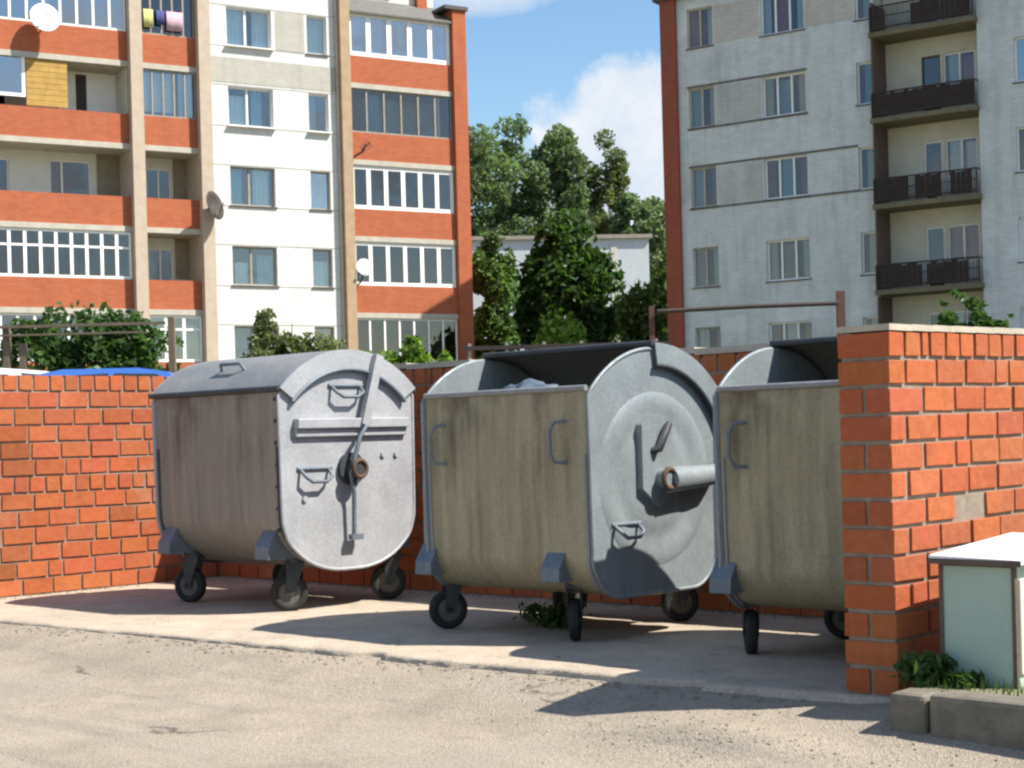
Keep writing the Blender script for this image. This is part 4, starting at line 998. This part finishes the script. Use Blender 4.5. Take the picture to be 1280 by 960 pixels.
# ------------------------------------------------------------------ things fixed to the buildings
def dish(loc, r, face, m, label, arm_to):
    rt = empty('satellite_dish', loc, 0, label, 'satellite dish', 'satellite dishes on the flats')
    f = Vector(face).normalized(); q = f.to_track_quat('Z', 'Y'); b = MB(); n = 20; vs = []
    for j in range(5):
        rr_ = r * j / 4
        for i in range(n): vs.append(q @ Vector((rr_ * math.cos(i * 6.2832 / n), rr_ * 1.1 * math.sin(i * 6.2832 / n), .25 * rr_ * rr_ / r)))
    b.add(vs, [(j * n + i, j * n + (i + 1) % n, (j + 1) * n + (i + 1) % n, (j + 1) * n + i) for j in range(4) for i in range(n)], True)
    b.build('reflector', m, rt, solid=.02)
    b = MB(); b.tube([(0, 0, 0), Vector(arm_to) * .5 + Vector((0, 0, -.1)), Vector(arm_to)], .035, 6); b.tube([q @ Vector((0, -r, .2 * r)), q @ Vector((0, -.1 * r, .9 * r))], .018, 5); b.build('mount', M['rail_dark'], rt)
    b = MB(); c = q @ Vector((0, -.1 * r, .9 * r)); b.cyl(c, c + f * .1, .05, 10); b.build('receiver', M['dish_white'], rt)
inw = Vector((-math.sin(R(30)), math.cos(R(30)), 0))
dish(on_left(-10.45, -.45, 15.15), .48, (.45, -.85, .35), M['dish_white'], 'large white satellite dish on the upper left red parapet', inw * .5 + Vector((0, 0, -.25)))
dish(on_left(-4.98, -.75, 9.25), .47, (.93, -.42, .25), M['dish_dark'], 'dark grey satellite dish seen edge-on at the beige fin', inw * .5)
dish(on_left(.86, -.32, 7.35), .30, (.35, -.9, .3), M['dish_white'], 'small white satellite dish on the second glazed bay from the ground', inw * .35 + Vector((0, 0, -.5)))
b = MB(); p = Vector((0, 0, 0)); b.tube([p + inw * .45 + Vector((-.2, 0, -.3)), p + Vector((0, 0, -.15)), p + Vector((.12, 0, .1))], .035, 6)
b.tube([(-.05, 0, -.1), (.28, 0, .18)], .02, 5)
for t in (.1, .35, .6, .85): c = Vector((-.05, 0, -.1)).lerp(Vector((.28, 0, .18)), t); b.tube([c + Vector((-.1, 0, .14)), c + Vector((.1, 0, -.14))], .014, 5)
tag(b.build('antenna', M['rail_dark'], loc=on_left(.85, -.5, 11.7)), 'dark bracket antenna on the red parapet of the glazed bay', 'antenna')
for s0, w, h, m_, lab in ((-7.0, .33, .62, 'c_yellow', 'yellow cloth hung in the top loggia beside the fin'), (-6.55, .28, .5, 'c_navy', 'navy cloth hung between yellow and pink washing'), (-6.2, .58, .66, 'c_pink', 'pink cloth hung in the top loggia')):
    b = MB(); n = 10; vs = []
    for i in range(n + 1): xx = w * i / n; vs += [(xx, .008 * math.sin(xx * 19), 0), (xx, .015 * math.sin(xx * 23 + .4), -h)]
    b.add(vs, [(2 * i, 2 * i + 2, 2 * i + 3, 2 * i + 1) for i in range(n)], True)
    tag(b.build('laundry', M[m_], loc=on_left(s0, -.06, 15.98), rot=R(30), solid=.008), lab, 'laundry', 'washing hung in the top loggia')

# ------------------------------------------------------------------ yard furniture behind the wall
def pipe_frame():
    z = terrain(0, 16); rt = empty('drying_rack', (2.38, 16, z), 0, 'rusty pipe frame for drying laundry behind the open containers', 'drying rack')
    for x, h in ((-.95, 2.36 - z), (.94, 2.46 - z)): b = MB(); b.box(x - (.025 if x < 0 else .04), x + (.025 if x < 0 else .04), -.03, .03, -.2, h); b.build('post', M['rail_rust'], rt)
    b = MB(); b.tube([(-.9, -.06, 2.30 - z), (0, -.06, 2.325 - z), (.9, -.06, 2.335 - z)], .025, 6); b.build('crossbar', M['rail_dark'], rt)
pipe_frame()
def low_rail():
    z = terrain(0, 24); rt = empty('railing', (1.0, 24, z), 0, 'low dark iron railing below the bushes behind the middle container', 'railing')
    for i in range(6): b = MB(); x = -1.6 + i * .56; b.box(x - .025, x + .025, -.02, .02, -.2, 2.50 - z); b.build('post', M['greyframe'], rt)
    b = MB(); b.box(-1.7, 1.4, -.045, -.021, 2.40 - z, 2.46 - z); b.box(-1.7, 1.4, -.045, -.021, 1.6 - z, 1.66 - z); b.build('rail', M['rail_dark'], rt)
low_rail()
def trellis():
    z = terrain(0, 25); rt = empty('trellis', (-6.6, 25, z), 0, 'wooden beam frame overgrown by the dark shrub', 'trellis')
    for x, h in ((-1.25, 3.05), (-1.0, 2.75), (1.33, 3.1)): b = MB(); b.box(x - .05, x + .05, -.05, .05, -.2, h - z); b.build('post', M['pole_wood'], rt)
    b = MB(); b.box(-1.4, 1.25, -.12, -.055, 2.985 - z, 3.03 - z); b.box(-1.4, .9, -.12, -.055, 2.86 - z, 2.89 - z); b.build('beam', M['pole_wood'], rt)
trellis()

def car(x, y, rz, paint, label, h=1.4):
    z = terrain(x, y); rt = empty('parked_car', (x, y, z), rz, label, 'car', 'cars parked behind the brick wall')
    L = 4.2; W = .82
    def shell(prof, w_lo, w_hi, zlo, zhi):
        b = MB(); vs = []; n = len(prof)
        for sgn in (-1, 1):
            for px, pz in prof: t = (pz - zlo) / (zhi - zlo); vs.append((px, sgn * (w_lo + (w_hi - w_lo) * t), pz))
        f = [(i, (i + 1) % n, n + (i + 1) % n, n + i) for i in range(n)]; b.add(vs, f); b.add(vs[:n], [tuple(range(n))]); b.add(vs[n:], [tuple(range(n - 1, -1, -1))]); return b
    k = h / 1.4
    lower = [(-2.1, .35), (-2.12, .62 * k), (-2.02, .86 * k), (-1.3, .93 * k), (.85, .93 * k), (1.95, .78 * k), (2.1, .6 * k), (2.1, .32), (1.7, .22), (-1.8, .24)]
    body = shell(lower, W, W, .2, 1).build('body', M[paint], rt, bevel=.06)
    top = [(-1.75, .92 * k), (-1.25, 1.33 * k), (-.9, h), (.0, h), (.35, 1.34 * k), (1.05, .92 * k)]
    shell(top, W - .02, W - .2, .92 * k, h).build('cabin', M[paint], rt, bevel=.05)
    for sgn in (-1, 1):
        b = MB(); f = lambda px, pz: (px, sgn * (W - .02 - .18 * (pz - .92 * k) / (h - .92 * k) + .012), pz)
        b.add([f(-1.45, .98 * k), f(-1.1, 1.3 * k), f(-.35, 1.33 * k), f(-.35, .98 * k)], [(0, 1, 2, 3)]); b.add([f(-.28, .98 * k), f(-.28, 1.33 * k), f(.22, 1.31 * k), f(.8, .98 * k)], [(0, 1, 2, 3)])
        b.build('side_window', M['car_glass'], rt, solid=.01)
    for xa, za, xb, zb in ((.42, 1.31, 1.0, .97), (-1.69, .98, -1.28, 1.30)):
        b = MB(); nx = .015 if xa > 0 else -.015; b.quad((xa + nx, -W + .24, za * k + .012), (xb + nx, -W + .1, zb * k + .012), (xb + nx, W - .1, zb * k + .012), (xa + nx, W - .24, za * k + .012)); b.build('windscreen', M['car_glass'], rt, solid=.01)
    for sgn in (-1, 1):
        for xx in (-1.28, 1.32):
            b = MB(); b.tube([(xx + .29 * math.cos(t), sgn * (W - .09), .3 + .0 + .29 * math.sin(t) * .8) for t in np.linspace(0, 6.283, 21)[:-1]], .09, 8, closed=True); wh = b.build('wheel', M['rubber'], rt)
            b = MB(); b.cyl((xx, sgn * (W - .16), .3), (xx, sgn * (W - .01), .3), .2, 16); b.build('rim', M['galv_end_b'], wh)
        b = MB(); b.box(2.02, 2.11, sgn * .68 - .13, sgn * .68 + .13, .58 * k, .7 * k); b.build('headlight', M['lamp'], rt, bevel=.02)
        b = MB(); b.box(-2.13, -2.04, sgn * .7 - .1, sgn * .7 + .1, .62 * k, .8 * k); b.build('tail_light', M['lamp_red'], rt, bevel=.02)
car(-7.0, 20.2, R(168), 'car_white', 'white car behind the left brick wall, only its roof showing', 1.34)
car(-4.55, 20.0, R(4), 'car_blue', 'blue car behind the brick wall, only its roof showing', 1.29)
